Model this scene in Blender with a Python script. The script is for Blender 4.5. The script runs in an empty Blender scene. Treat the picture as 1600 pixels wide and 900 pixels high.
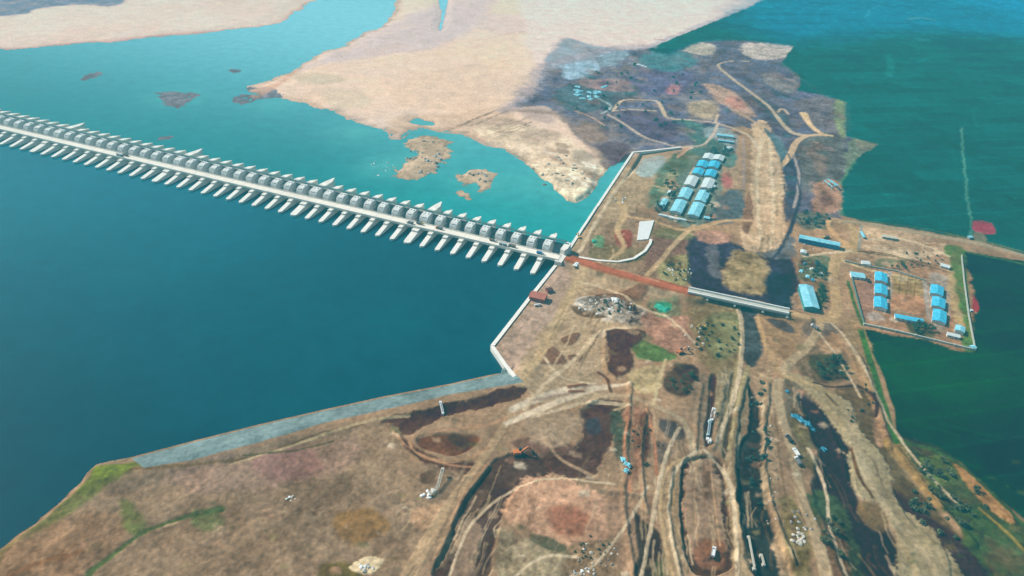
import bpy, math, random
import numpy as np
from mathutils import Vector, Matrix
random.seed(7); R = math.radians
sc = bpy.context.scene; col = sc.collection

# ------------------------------------------------------------------ camera
PITCH, ROLL, CH, FPX = 32.481, 3.201, 411.6, 1150.0
cam = bpy.data.cameras.new('camera'); camo = bpy.data.objects.new('camera', cam); col.objects.link(camo)
cam.sensor_fit = 'HORIZONTAL'; cam.sensor_width = 36.0; cam.lens = 36.0 * FPX / 1600.0
cam.clip_start = 1.0; cam.clip_end = 30000.0
fwd = Vector((0, math.cos(R(PITCH)), -math.sin(R(PITCH)))); up = Vector((0, math.sin(R(PITCH)), math.cos(R(PITCH)))); ri = Vector((1, 0, 0))
cr, sr = math.cos(R(ROLL)), math.sin(R(ROLL))
rx = ri * cr + up * sr; ux = up * cr - ri * sr          # rolled axes
camo.matrix_world = Matrix(((rx.x, ux.x, -fwd.x, 0), (rx.y, ux.y, -fwd.y, 0), (rx.z, ux.z, -fwd.z, CH), (0, 0, 0, 1)))
sc.camera = camo
# ------------------------------------------------------------------ light
SUN_DIR = Vector((-0.67, 0.33, 0.66)).normalized()
w = bpy.data.worlds.new('World'); sc.world = w; w.use_nodes = True
nt = w.node_tree; bg = nt.nodes['Background']; sky = nt.nodes.new('ShaderNodeTexSky')
sky.sky_type = 'NISHITA'; sky.sun_disc = False; sky.sun_elevation = math.asin(SUN_DIR.z); sky.sun_rotation = math.atan2(SUN_DIR.x, SUN_DIR.y)
sky.air_density = 1.2; sky.dust_density = 1.5; sky.ozone_density = 1.2
nt.links.new(sky.outputs[0], bg.inputs[0]); bg.inputs[1].default_value = 0.07
sl = bpy.data.lights.new('sun', 'SUN'); sl.energy = 4.4; sl.angle = R(0.6); sl.color = (1.0, 0.95, 0.87)
so = bpy.data.objects.new('sun', sl); col.objects.link(so); so.rotation_euler = SUN_DIR.to_track_quat('Z', 'Y').to_euler(); so.location = (-800, 300, 1200)
sc.view_settings.view_transform = 'Standard'; sc.view_settings.look = 'None'; sc.view_settings.gamma = 1.0
sc.view_settings.exposure = 0.56; sc.view_settings.use_curve_mapping = False
sc.render.engine = 'CYCLES'; sc.cycles.use_denoising = True; sc.cycles.max_bounces = 6; sc.cycles.volume_bounces = 0
sc.cycles.caustics_reflective = False; sc.cycles.caustics_refractive = False

HAZE_D = 0.00026
HAZE_C = (0.08, 0.66, 0.80)
HAZE_L = np.array((0.032, 0.245, 0.31))      # what a thick layer of it looks like (linear, displayed)
GAIN = np.array((1.30, 1.45, 1.52))         # displayed / base colour of flat sunlit ground

# ------------------------------------------------------------------ photograph pixel -> point at height z
def G(px, py, z=4.0):
    x = px - 800.0; y = py - 450.0
    d = fwd + rx * (x / FPX) - ux * (y / FPX)
    t = (z - CH) / d.z
    return Vector((d.x * t, d.y * t, z))
def mpp(px, py):
    return (G(px, py) - Vector((0, 0, CH))).length / FPX
def hd(a, b, z=6):
    d = G(*b, z) - G(*a, z); return math.degrees(math.atan2(d.y, d.x))
def lin(c):
    c = np.array(c, float) / 255.0
    return np.where(c <= .04045, c / 12.92, ((c + .055) / 1.055) ** 2.4)

# ------------------------------------------------------------------ object helpers
def tag(o, label=None, cat=None, group=None, kind=None):
    if label: o['label'] = label
    if cat: o['category'] = cat
    if group: o['group'] = group
    if kind: o['kind'] = kind
    return o
def empty(name, loc=(0, 0, 0), rz=0.0):
    o = bpy.data.objects.new(name, None); col.objects.link(o); o.location = loc; o.rotation_euler = (0, 0, rz); o.empty_display_size = 1
    return o
class MB:
    def __init__(s): s.v = []; s.f = []; s.m = []
    def add(s, vs, fs, mi=0):
        b = len(s.v); s.v += [tuple(v) for v in vs]; s.f += [tuple(b + i for i in f) for f in fs]; s.m += [mi] * len(fs); return s
    def box(s, c, d, rz=0.0, mi=0, taper=1.0, rx_=0.0):
        x, y, z = d[0] / 2, d[1] / 2, d[2] / 2
        M = Matrix.Translation(c) @ Matrix.Rotation(rz, 4, 'Z') @ Matrix.Rotation(rx_, 4, 'Y')
        vs = [M @ Vector((sx * x * (taper if sz > 0 else 1), sy * y * (taper if sz > 0 else 1), sz * z)) for sz in (-1, 1) for sy in (-1, 1) for sx in (-1, 1)]
        return s.add(vs, [(0, 2, 3, 1), (4, 5, 7, 6), (0, 1, 5, 4), (2, 6, 7, 3), (0, 4, 6, 2), (1, 3, 7, 5)], mi)
    def bar(s, a, b, t, t2=None, mi=0):
        a = Vector(a); b = Vector(b); t2 = t2 or t; d = (b - a).normalized()
        u = d.cross(Vector((0, 0, 1)));  u = u.normalized() if u.length > 1e-3 else Vector((1, 0, 0)); v = u.cross(d)
        vs = [p + u * i * t / 2 + v * j * t2 / 2 for p in (a, b) for i, j in ((-1, -1), (1, -1), (1, 1), (-1, 1))]
        return s.add(vs, [(0, 3, 2, 1), (4, 5, 6, 7), (0, 1, 5, 4), (1, 2, 6, 5), (2, 3, 7, 6), (3, 0, 4, 7)], mi)
    def prism(s, poly, z0, z1, mi=0):                 # poly counter-clockwise; z1 may be a list
        n = len(poly); zt = z1 if isinstance(z1, (list, tuple)) else [z1] * n
        vs = [(p[0], p[1], z0) for p in poly] + [(p[0], p[1], z) for p, z in zip(poly, zt)]
        return s.add(vs, [tuple(range(n - 1, -1, -1)), tuple(range(n, 2 * n))] + [(i, (i + 1) % n, n + (i + 1) % n, n + i) for i in range(n)], mi)
    def cyl(s, a, b, r, r2=None, n=10, mi=0):
        a = Vector(a); b = Vector(b); r2 = r if r2 is None else r2; d = (b - a).normalized()
        u = d.cross(Vector((0, 0, 1)));  u = u.normalized() if u.length > 1e-3 else Vector((1, 0, 0)); v = u.cross(d)
        vs = [p + (u * math.cos(k * 2 * math.pi / n) + v * math.sin(k * 2 * math.pi / n)) * q for p, q in ((a, r), (b, r2)) for k in range(n)]
        return s.add(vs, [tuple(range(n)), tuple(range(2 * n - 1, n - 1, -1))] + [(k, n + k, n + (k + 1) % n, (k + 1) % n) for k in range(n)], mi)
    def build(s, name, mat, parent=None, bevel=0.0):
        me = bpy.data.meshes.new(name); me.from_pydata(s.v, [], s.f)
        for m in (mat if isinstance(mat, (list, tuple)) else [mat]): me.materials.append(m)
        if any(s.m): me.polygons.foreach_set('material_index', s.m)
        me.update(); o = bpy.data.objects.new(name, me); col.objects.link(o)
        if parent: o.parent = parent
        if bevel:
            b = o.modifiers.new('b', 'BEVEL'); b.width = bevel; b.segments = 1
        return o
def copy_tree(o, parent=None):
    c = o.copy(); col.objects.link(c); c.parent = parent
    for ch in o.children: copy_tree(ch, c)
    return c

# ------------------------------------------------------------------ materials
MATS = {}
def mat(name, c, rough=.8, var=.12, scale=.5, metal=0.0, c2=None, ribs=None, bump=0.0, stain=0.0):
    if name in MATS: return MATS[name]
    m = bpy.data.materials.new(name); m.use_nodes = True; n = m.node_tree.nodes; l = m.node_tree.links
    p = n['Principled BSDF']; p.inputs['Roughness'].default_value = rough; p.inputs['Metallic'].default_value = metal
    p.inputs['Specular IOR Level'].default_value = .3
    geo = n.new('ShaderNodeTexCoord'); src = geo.outputs['Object']
    nz = n.new('ShaderNodeTexNoise'); nz.inputs['Scale'].default_value = scale; nz.inputs['Detail'].default_value = 5; nz.inputs['Roughness'].default_value = .65
    l.new(src, nz.inputs['Vector'])
    mr = n.new('ShaderNodeMapRange'); mr.inputs[1].default_value = .3; mr.inputs[2].default_value = .7
    l.new(nz.outputs[0], mr.inputs[0])
    mx = n.new('ShaderNodeMix'); mx.data_type = 'RGBA'
    a = [max(0, v * (1 - var)) for v in c]; b = [min(1, v * (1 + var)) for v in (c2 or c)]
    mx.inputs[6].default_value = (*a, 1); mx.inputs[7].default_value = (*b, 1)
    l.new(mr.outputs[0], mx.inputs[0]); out = mx.outputs[2]
    if stain:
        n2 = n.new('ShaderNodeTexNoise'); n2.inputs['Scale'].default_value = scale * .35; n2.inputs['Detail'].default_value = 8; n2.inputs['Roughness'].default_value = .75
        l.new(src, n2.inputs['Vector']); r2 = n.new('ShaderNodeMapRange'); r2.inputs[1].default_value = .52; r2.inputs[2].default_value = .66
        l.new(n2.outputs[0], r2.inputs[0]); m2 = n.new('ShaderNodeMix'); m2.data_type = 'RGBA'
        mm = n.new('ShaderNodeMath'); mm.operation = 'MULTIPLY'; mm.inputs[1].default_value = stain; l.new(r2.outputs[0], mm.inputs[0]); l.new(mm.outputs[0], m2.inputs[0])
        l.new(out, m2.inputs[6]); m2.inputs[7].default_value = (c[0] * .5, c[1] * .47, c[2] * .42, 1); out = m2.outputs[2]
    l.new(out, p.inputs['Base Color'])
    if ribs:
        wv = n.new('ShaderNodeTexWave'); wv.bands_direction = 'X'; wv.inputs['Scale'].default_value = ribs; l.new(src, wv.inputs['Vector'])
        bp = n.new('ShaderNodeBump'); bp.inputs['Strength'].default_value = .5; bp.inputs['Distance'].default_value = .1
        l.new(wv.outputs[0], bp.inputs['Height']); l.new(bp.outputs[0], p.inputs['Normal'])
    elif bump:
        bp = n.new('ShaderNodeBump'); bp.inputs['Strength'].default_value = bump; bp.inputs['Distance'].default_value = .3
        l.new(nz.outputs[0], bp.inputs['Height']); l.new(bp.outputs[0], p.inputs['Normal'])
    MATS[name] = m; return m
CONC = mat('pale_concrete', (.78, .73, .65), .85, .08, .12, stain=.3)
CONC2 = mat('grey_concrete', (.42, .43, .42), .85, .12, .15, stain=.4)
DECKM = mat('deck_concrete', (.80, .72, .61), .85, .08, .05, stain=.22)
GATEM = mat('gate_steel', (.22, .32, .36), .5, .18, .4, metal=.2)
GATE2 = mat('gate_rib_steel', (.30, .38, .40), .5, .15, .4)
STEELD = mat('walkway_steel', (.10, .19, .18), .6, .1, .3)
WHITEW = mat('white_wall', (.66, .66, .62), .85, .08, .4, stain=.3)
ROOF_B = mat('blue_sheet_roof', (.03, .40, .62), .5, .15, .25, ribs=3.0, c2=(.10, .52, .70), stain=.25)
ROOF_L = mat('pale_cyan_sheet_roof', (.17, .56, .68), .5, .15, .2, ribs=3.0, c2=(.34, .64, .70), stain=.25)
ROOF_W = mat('white_sheet_roof', (.60, .66, .64), .5, .1, .25, ribs=3.0, stain=.3)
ROOF_R = mat('red_sheet_roof', (.42, .12, .07), .6, .2, .3, ribs=3.0)
WALLB = mat('blue_sheet_wall', (.03, .20, .42), .6, .12, .5)
WALLG = mat('grey_block_wall', (.33, .33, .31), .9, .15, .6)
DARK = mat('dark_rubber', (.03, .03, .03), .8, .1, 1)
GLASS = mat('dark_glass', (.03, .05, .06), .2, .05, 1)
WPAINT = mat('white_paint', (.72, .72, .70), .4, .06, 1)
OPAINT = mat('orange_paint', (.55, .16, .04), .5, .1, 1)
YPAINT = mat('yellow_paint', (.55, .36, .05), .5, .1, 1)
GPAINT = mat('grey_paint', (.16, .17, .18), .6, .1, 1)
TARP = mat('blue_tarpaulin', (.03, .20, .30), .5, .25, 1.2, bump=.4)
WTARP = mat('white_sheeting', (.72, .71, .67), .6, .08, .8, bump=.3, stain=.3)
ROCK_P = mat('pale_rock', (.50, .44, .36), .95, .25, .5, bump=.5)
ROCK_D = mat('brown_rock', (.22, .17, .13), .95, .3, .5, bump=.5)
BARK = mat('bark', (.10, .07, .05), .9, .2, 2)
def leafmat(name, c):
    m = mat(name, c, .75, .45, .55, c2=tuple(v * 1.3 for v in c)); m.node_tree.nodes['Principled BSDF'].inputs['Specular IOR Level'].default_value = .1
    return m
LEAVES = [leafmat('dark_green_leaves', (.045, .085, .04)), leafmat('olive_leaves', (.085, .10, .045)), leafmat('bluish_green_leaves', (.05, .11, .085))]

# ------------------------------------------------------------------ numpy noise
rng = np.random.RandomState(11); TAB = rng.rand(256, 256)
def vn(x, y, s=0):
    x = x + 17.3 * s; y = y + 9.1 * s
    ix = np.floor(x).astype(int); iy = np.floor(y).astype(int); fx = x - ix; fy = y - iy
    fx = fx * fx * (3 - 2 * fx); fy = fy * fy * (3 - 2 * fy)
    a = TAB[ix & 255, iy & 255]; b = TAB[(ix + 1) & 255, iy & 255]; c = TAB[ix & 255, (iy + 1) & 255]; d = TAB[(ix + 1) & 255, (iy + 1) & 255]
    return (a + (b - a) * fx) * (1 - fy) + (c + (d - c) * fx) * fy
def fbm(x, y, s=0, o=5, g=.55):
    r = 0; a = 1; t = 0
    for k in range(o):
        r = r + a * vn(x * 2 ** k, y * 2 ** k, s + k * 3); t += a; a *= g
    return r / t - .5

# ------------------------------------------------------------------ terrain grid (one sheet out to the horizon)
NR, NC = 900, 1240
phi = np.linspace(R(24.0), R(82.8), NR - 24)
Yr = np.concatenate([[-2500, -900, -300, -50], CH * np.tan(phi), np.linspace(3400, 9000, 20)])
Yr = np.sort(Yr)
u = np.concatenate([[-14, -8, -4, -2.2, -1.5, -1.2], np.linspace(-1.06, 1.06, NC - 12), [1.2, 1.5, 2.2, 4, 8, 14]])
hw = 0.66 * np.clip(Yr, 150, 3000) + 175
XX = (u[None, :] * hw[:, None]); XX = np.clip(XX, -9000, 9000); YY = np.repeat(Yr[:, None], NC, 1)
# keep clipped columns distinct
XX[:, :6] -= np.arange(6)[::-1][None, :] * 20; XX[:, -6:] += np.arange(6)[None, :] * 20
X = XX.ravel(); Y = YY.ravel(); N = X.size
DIST = np.sqrt(X ** 2 + Y ** 2 + CH ** 2)
W1x = fbm(X / 9, Y / 9, 1, 4); W1y = fbm(X / 9, Y / 9, 21, 4)
W2x = fbm(X / 45, Y / 45, 41, 4); W2y = fbm(X / 45, Y / 45, 61, 4)
NB = fbm(X / 160, Y / 160, 5, 6, .6); NM = fbm(X / 22, Y / 22, 7, 5, .65); NS = fbm(X / 5, Y / 5, 9, 3, .7)
NE = fbm(X / 14, Y / 14, 81, 5, .75); NF = fbm(X / 3.2, Y / 3.2, 91, 2, .8); NA = fbm(X / 30, Y / 30, 71, 5, .7)
COL = np.tile(lin((150, 128, 104)), (N, 1)); HGT = np.zeros(N); ZONE = np.zeros(N, np.int16); ZNAMES = ['ground']

def smooth_pts(p, closed, n=5):
    p = np.array(p, float); out = []
    m = len(p)
    for i in range(m if closed else m - 1):
        if closed: a, b, c, d = p[(i - 1) % m], p[i], p[(i + 1) % m], p[(i + 2) % m]
        else: a, b, c, d = p[max(i - 1, 0)], p[i], p[i + 1], p[min(i + 2, m - 1)]
        for t in np.arange(n) / n:
            out.append(.5 * ((2 * b) + (-a + c) * t + (2 * a - 5 * b + 4 * c - d) * t * t + (-a + 3 * b - 3 * c + d) * t ** 3))
    if not closed: out.append(p[-1])
    return np.array(out)
def seg_d(px, py, a, b):
    d = b - a; L = (d ** 2).sum() + 1e-9
    t = np.clip(((px - a[0]) * d[0] + (py - a[1]) * d[1]) / L, 0, 1)
    return (px - a[0] - t * d[0]) ** 2 + (py - a[1] - t * d[1]) ** 2, t
def select(wp, mar):
    lo = wp.min(0) - mar; hi = wp.max(0) + mar
    r0, r1 = np.searchsorted(Yr, lo[1]), np.searchsorted(Yr, hi[1])
    r0 = max(r0 - 1, 0); r1 = min(r1 + 1, NR)
    idx = np.arange(r0 * NC, r1 * NC)
    return idx[(X[idx] > lo[0]) & (X[idx] < hi[0])]
def to_world(pts, z):
    return np.array([tuple(G(a, b, z))[:2] for a, b in pts])
def poly_sd(wp, idx, wx, wy):                         # > 0 inside
    px = X[idx] + wx; py = Y[idx] + wy
    best = np.full(idx.size, 1e18); ins = np.zeros(idx.size, bool)
    for i in range(len(wp)):
        a, b = wp[i], wp[(i + 1) % len(wp)]
        d, _ = seg_d(px, py, a, b); best = np.minimum(best, d)
        if a[1] != b[1]:
            ins ^= ((a[1] > py) != (b[1] > py)) & (px < (b[0] - a[0]) * (py - a[1]) / (b[1] - a[1]) + a[0])
    return np.where(ins, 1, -1) * np.sqrt(best)
def sstep(t): t = np.clip(t, 0, 1); return t * t * (3 - 2 * t)
def zone_id(name):
    ZNAMES.append(name); return len(ZNAMES) - 1
def apply(idx, al, c, mot, dz, zs, zone):
    if c is not None:
        c = lin(c)[None, :] * (1 + mot * (NM[idx] * 2.2 + NS[idx] * .9 + NE[idx] * 1.2 + NF[idx] * .6))[:, None]
        COL[idx] = COL[idx] * (1 - al[:, None]) + np.clip(c, 0, 1) * al[:, None]
    if dz: HGT[idx] += dz * al
    if zs is not None: HGT[idx] = HGT[idx] * (1 - al) + zs * al
    if zone:
        k = zone_id(zone); ZONE[idx[al > .5]] = k
def P(pts, c, soft=3, warp=5, mot=.22, dz=0, zs=None, zone=None, z=4.0, a=1.0, sm=True, edge=1.0):
    s = mpp(*np.mean(pts, 0)); q = smooth_pts(pts, True) if sm else np.array(pts, float)
    wp = to_world(q, z); idx = select(wp, (soft + warp) * s * 2.2 + (14 if edge else 0))
    if idx.size == 0: return
    k = warp * s
    sd = poly_sd(wp, idx, k * (W1x[idx] * .9 + W2x[idx] * 1.8), k * (W1y[idx] * .9 + W2y[idx] * 1.8))
    if edge and c is not None:
        c = np.array(c, float); lum_ = c.mean(); sat = (c.max() - c.min()) / max(c.max(), 1); c = lum_ + (c - lum_) * (.80 if sat > .3 else .92)
        ar = abs(np.sum(wp[:, 0] * np.roll(wp[:, 1], -1) - np.roll(wp[:, 0], -1) * wp[:, 1])) / 2; rag = min(max(s * warp * .8, .09 * math.sqrt(ar)), 4.5)
        sd = sd + rag * (2.2 * NE[idx] + 1.6 * W2x[idx] + .7 * NF[idx]) * edge; a_ = a * np.clip(.92 + .7 * NA[idx] + .5 * NE[idx], .35, 1) if dz == 0 else a
        soft = soft * 1.25
    else: a_ = a
    apply(idx, a_ * sstep(sd / (soft * s) + .5), c, mot, dz, zs, zone)
def S(pts, wd, c, soft=1.5, warp=1.2, mot=.16, dz=0, zs=None, zone=None, z=4.0, a=1.0, sm=True):
    pts = [tuple(p) for p in pts]; wd = list(wd) if isinstance(wd, (list, tuple)) else [wd] * len(pts)
    q = smooth_pts([(p[0], p[1], w_) for p, w_ in zip(pts, wd)], False, 5 if sm else 1)
    ms = np.array([mpp(a_[0], a_[1]) for a_ in q]); wp = to_world(q[:, :2], z); W = q[:, 2] * ms / 2
    mm = ms.mean(); idx = select(wp, W.max() + (soft + warp) * mm * 2)
    if idx.size == 0: return
    k = warp * mm; px = X[idx] + k * (W1x[idx] * 1.4 + W2x[idx]); py = Y[idx] + k * (W1y[idx] * 1.4 + W2y[idx])
    best = np.full(idx.size, -1e9)
    for i in range(len(wp) - 1):
        d, t = seg_d(px, py, wp[i], wp[i + 1]); best = np.maximum(best, W[i] + (W[i + 1] - W[i]) * t - np.sqrt(d))
    apply(idx, a * sstep(best / (soft * mm) + .5), c, mot, dz, zs, zone)

# ---- land and water outline (edge at the water's level, walls at the walls' top)
def land(pts, z, hh, ramp, warp):
    wp = to_world(pts, z); idx = np.arange(N)
    s = 1.0
    sd = poly_sd(wp, idx, warp * (W1x * .6 + W2x * 1.6), warp * (W1y * .6 + W2y * 1.6))
    return sd
far = -150
bankL = [(-900, 92), (-300, 86), (0, 79), (60, 74), (150, 67), (250, 58), (340, 50), (400, 44), (445, 32), (470, 14), (498, 0), (520, -30), (560, -70), (-900, -70)]
main = [(640, -75), (622, -30), (615, 14), (592, 40), (560, 58), (530, 71), (490, 88), (462, 104), (447, 112), (428, 124), (388, 134), (380, 144), (398, 156), (440, 155), (480, 160),
        (512, 170), (545, 186), (578, 201), (605, 217), (622, 217), (640, 206), (664, 203), (692, 207), (722, 209), (760, 226), (797, 242), (826, 265), (858, 290), (888, 314), (905, 319), (917, 309),
        (935, 286), (957, 262)]
wallf = [(988, 239), (936, 318), (886, 394), (870, 413), (769, 541), (788, 570)]
emb = [(782, 582), (700, 600), (600, 619), (500, 641), (400, 664), (300, 689), (205, 714), (180, 724), (150, 736), (120, 760), (92, 784), (60, 812), (30, 834), (0, 858), (-60, 905), (-200, 1000), (-400, 1250)]
# world outline
wl = [tuple(G(a, b, 0.0))[:2] for a, b in main] + [tuple(G(a, b, 4.5))[:2] for a, b in wallf] + [tuple(G(a, b, 0.0))[:2] for a, b in emb]
first = wl[0]; last = wl[-1]
wl += [(last[0], -8000), (12000, -8000), (12000, 12000), (first[0], 12000)]
wl = np.array(wl); allx = np.arange(N)
wz = 5 + 14 * sstep((DIST - 800) / 500)
natural = np.ones(N)                                   # no wobble along the built walls
for a, b in zip(wallf[:-1], wallf[1:]):
    d, _ = seg_d(X, Y, np.array(tuple(G(*a, 4.5))[:2]), np.array(tuple(G(*b, 4.5))[:2])); natural = np.minimum(natural, sstep((np.sqrt(d) - 6) / 25))
for a, b in zip(emb[:6], emb[1:7]):
    d, _ = seg_d(X, Y, np.array(tuple(G(*a, 0))[:2]), np.array(tuple(G(*b, 0))[:2])); natural = np.minimum(natural, sstep((np.sqrt(d) - 6) / 25))
A = wz * natural
sd1 = poly_sd(wl, allx, A * (W1x * .35 + W2x * 2), A * (W1y * .35 + W2y * 2))
bl = [tuple(G(a, b, 0.0))[:2] for a, b in bankL]
bl = np.array(bl[:-2] + [(bl[-3][0] + 500, 12000), (-12000, 12000), (-12000, bl[0][1])])
sd2 = poly_sd(bl, allx, A * (W1x * .35 + W2x * 2), A * (W1y * .35 + W2y * 2))
isl = np.full(N, -1e9)
def island(pts, z=0.0, wf=9):
    global isl
    wp = to_world(smooth_pts(pts, True), z); idx = select(wp, 60)
    sd = poly_sd(wp, idx, wf * (W1x[idx] * 2.2 + W2x[idx] * 1.6), wf * (W1y[idx] * 2.2 + W2y[idx] * 1.6)); isl[idx] = np.maximum(isl[idx], sd)
island([(640, 217), (660, 213), (690, 217), (701, 230), (697, 246), (680, 262), (660, 278), (640, 282), (622, 276), (628, 262), (645, 250), (650, 238), (636, 228)], wf=14)
island([(720, 275), (735, 272), (748, 265), (768, 268), (772, 282), (765, 294), (750, 298), (742, 288), (728, 286)], wf=12)
island([(712, 300), (722, 298), (735, 306), (738, 313), (724, 309)], wf=8)
island([(240, 148), (262, 142), (300, 145), (316, 147), (298, 158), (280, 167), (262, 162)], wf=10)
island([(128, 122), (146, 113), (162, 114), (148, 121), (132, 125)], wf=6)
island([(358, 110), (368, 108), (377, 111), (366, 114)], wf=4)
island([(364, 154), (378, 148), (398, 150), (396, 160), (372, 162)], wf=5)
island([(248, 216), (262, 213), (270, 214), (258, 219)], wf=4)
sandy = np.maximum(sstep((Y - 900) / 150) * sstep((320 - X + (Y - 900) * .15) / 80), 0)
ramp = 9 + 60 * sandy; top = 4.0 - 1.4 * sandy
H1 = np.where(sd1 > 0, top * sstep(sd1 / ramp + .02) + .02, np.maximum(-3.5, sd1 * .25 - .15))
# vertical drop behind the walls
wallmask = 1 - natural
H1w = np.where(sd1 > 1.2, 4.3, -3.5)
wd_ = np.full(N, 1e9)
for a, b in zip(wallf[:-1], wallf[1:]):
    d, _ = seg_d(X, Y, np.array(tuple(G(*a, 4.5))[:2]), np.array(tuple(G(*b, 4.5))[:2])); wd_ = np.minimum(wd_, np.sqrt(d))
H1 = np.where(wd_ < 12, H1w, H1)
H2 = np.where(sd2 > 0, 2.6 * sstep(sd2 / 60) + .05, np.maximum(-3.5, sd2 * .2 - .15))
H3 = np.where(isl > -900, np.clip(isl * .12 + .05, -3.5, 1.6), -3.5)
isl = np.where(isl > -60, isl + 9 * NE + 4 * NF, isl)
H3 = np.where(isl > -900, np.clip(isl * .12 + .05, -3.5, 1.6), -3.5)
leftish = (isl > -40) & (X < -340)
H3 = np.where(leftish, np.minimum(H3, .12 + .35 * W1x), H3)
HGT = np.maximum(np.maximum(H1, H2), H3)
SHORE = np.maximum(np.maximum(sd1, sd2), isl)
# pools in the sand
def pool(pts, wf=4):
    wp = to_world(smooth_pts(pts, True), 0); idx = select(wp, 40); sd = poly_sd(wp, idx, wf * W1x[idx] * 2, wf * W1y[idx] * 2)
    HGT[idx] = np.minimum(HGT[idx], np.clip(-sd * .15 + .1, -1.5, 9))
pool([(640, 190), (650, 184), (664, 188), (680, 192), (676, 196), (650, 195)])
pool([(684, -5), (690, 20), (685, 45), (690, 46), (696, 20), (700, -5)], 5)

# ---- colours -------------------------------------------------------------------------------
zz = zone_id('sandbank')
sandm = ((sandy > .5) & (HGT > -1)) | (sd2 > -2)
ZONE[sandm] = zz
sc_ = lin((226, 206, 186))[None, :] * (1 + .10 * NB + .16 * NM)[:, None] * np.array([1, 1, 1])
sc_ = sc_ * (1 + (NB * .25)[:, None] * np.array([1, 0, -1]))
aa = sandy[:, None]; COL = COL * (1 + .55 * NM + .5 * NB + .25 * NS)[:, None]; COL = COL * (1 - aa) + sc_ * aa
COL[sd2 > -5] = (lin((226, 204, 190))[None, :] * (1 + .25 * NB + .12 * NM)[:, None])[sd2 > -5]
im = isl > -20; COL[im] = (lin((186, 172, 148))[None, :] * (1 + 1.0 * NM + .6 * NS)[:, None])[im]
COL[leftish] = (lin((128, 140, 152))[None, :] * (1 + .8 * NM + .6 * NS)[:, None])[leftish]
SAND = [
 (([(560,60),(620,30),(700,0),(800,-40),(760,20),(690,70),(600,85),(500,100),(460,110)]),(196,188,192),20,12,.1,.75),
 (([(455,112),(520,115),(540,125),(480,130)]),(198,190,165),8,6,.1,.8),
 (([(500,140),(560,140),(580,160),(530,168)]),(205,195,170),12,6,.1,.7),
 (([(385,138),(430,128),(450,112),(470,104),(440,130),(400,150)]),(205,170,145),6,4,.15,.8),
 (([(820,60),(960,20),(1100,-20),(1040,55),(960,80),(860,85)]),(222,212,202),20,12,.1,.9),
 (([(640,120),(760,100),(840,130),(820,170),(700,175),(620,165)]),(222,198,172),25,10,.1,.7),
 (([(600,205),(625,180),(700,175),(790,165),(800,200),(760,218),(700,203),(640,205)]),(214,188,160),10,8,.2,.8),
 (([(715,190),(760,182),(800,185),(830,200),(800,212),(760,208)]),(180,165,145),8,14,.5,.7),
 (([(740,200),(800,195),(850,200),(900,225),(950,262),(930,290),(905,318),(880,308),(840,275),(800,240)]),(222,206,176),8,8,.45,.9),
 (([(800,160),(822,140),(850,130),(870,165),(862,190),(830,185)]),(172,158,152),12,10,.3,.8),
 (([(808,205),(850,200),(880,210),(860,222),(825,222)]),(170,152,135),6,10,.5,.6),
 (([(895,235),(925,240),(940,262),(925,280),(905,262)]),(165,160,145),7,9,.5,.7),
 (([(700,10),(760,20),(830,20),(900,0),(860,45),(760,50)]),(206,192,190),20,12,.1,.6),
 (([(0,25),(60,12),(120,6),(190,4),(200,-60),(-300,-60),(-300,40)]),(92,128,158),8,8,.3,.95),
 (([(0,72),(150,60),(330,44),(340,50),(150,68),(0,80),(-200,86),(-200,76)]),(196,165,160),6,4,.15,.6),
]
for p, c, so_, wa, mo, al in SAND: P(p, c, so_, wa, mo, a=al)
for k in range(26):                                    # wind and flood streaks over the sand
    x0 = random.uniform(500, 1000); y0 = random.uniform(20, 170); L = random.uniform(40, 140)
    S([(x0, y0), (x0 + L * .5, y0 - L * .08), (x0 + L, y0 - L * .2)], random.uniform(2, 6), random.choice([(226, 208, 190), (196, 178, 165), (208, 190, 180)]), 5, 5, .1, a=.45)
for k in range(14):
    x0 = random.uniform(690, 800); y0 = random.uniform(180, 215)
    S([(x0, y0), (x0 + 15, y0 - 4), (x0 + 35, y0 - 12)], random.uniform(1.5, 3), (135, 120, 105), 2, 4, .3, a=.7)
for k in range(16):
    x0 = random.uniform(840, 930); y0 = 215 + (x0 - 840) * .55 + random.uniform(-12, 35)
    P([(x0, y0), (x0 + 14, y0 + 3), (x0 + 20, y0 + 10), (x0 + 5, y0 + 8)], random.choice([(150, 135, 115), (236, 226, 205), (178, 155, 130)]), 3, 7, .4, a=.8)

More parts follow.
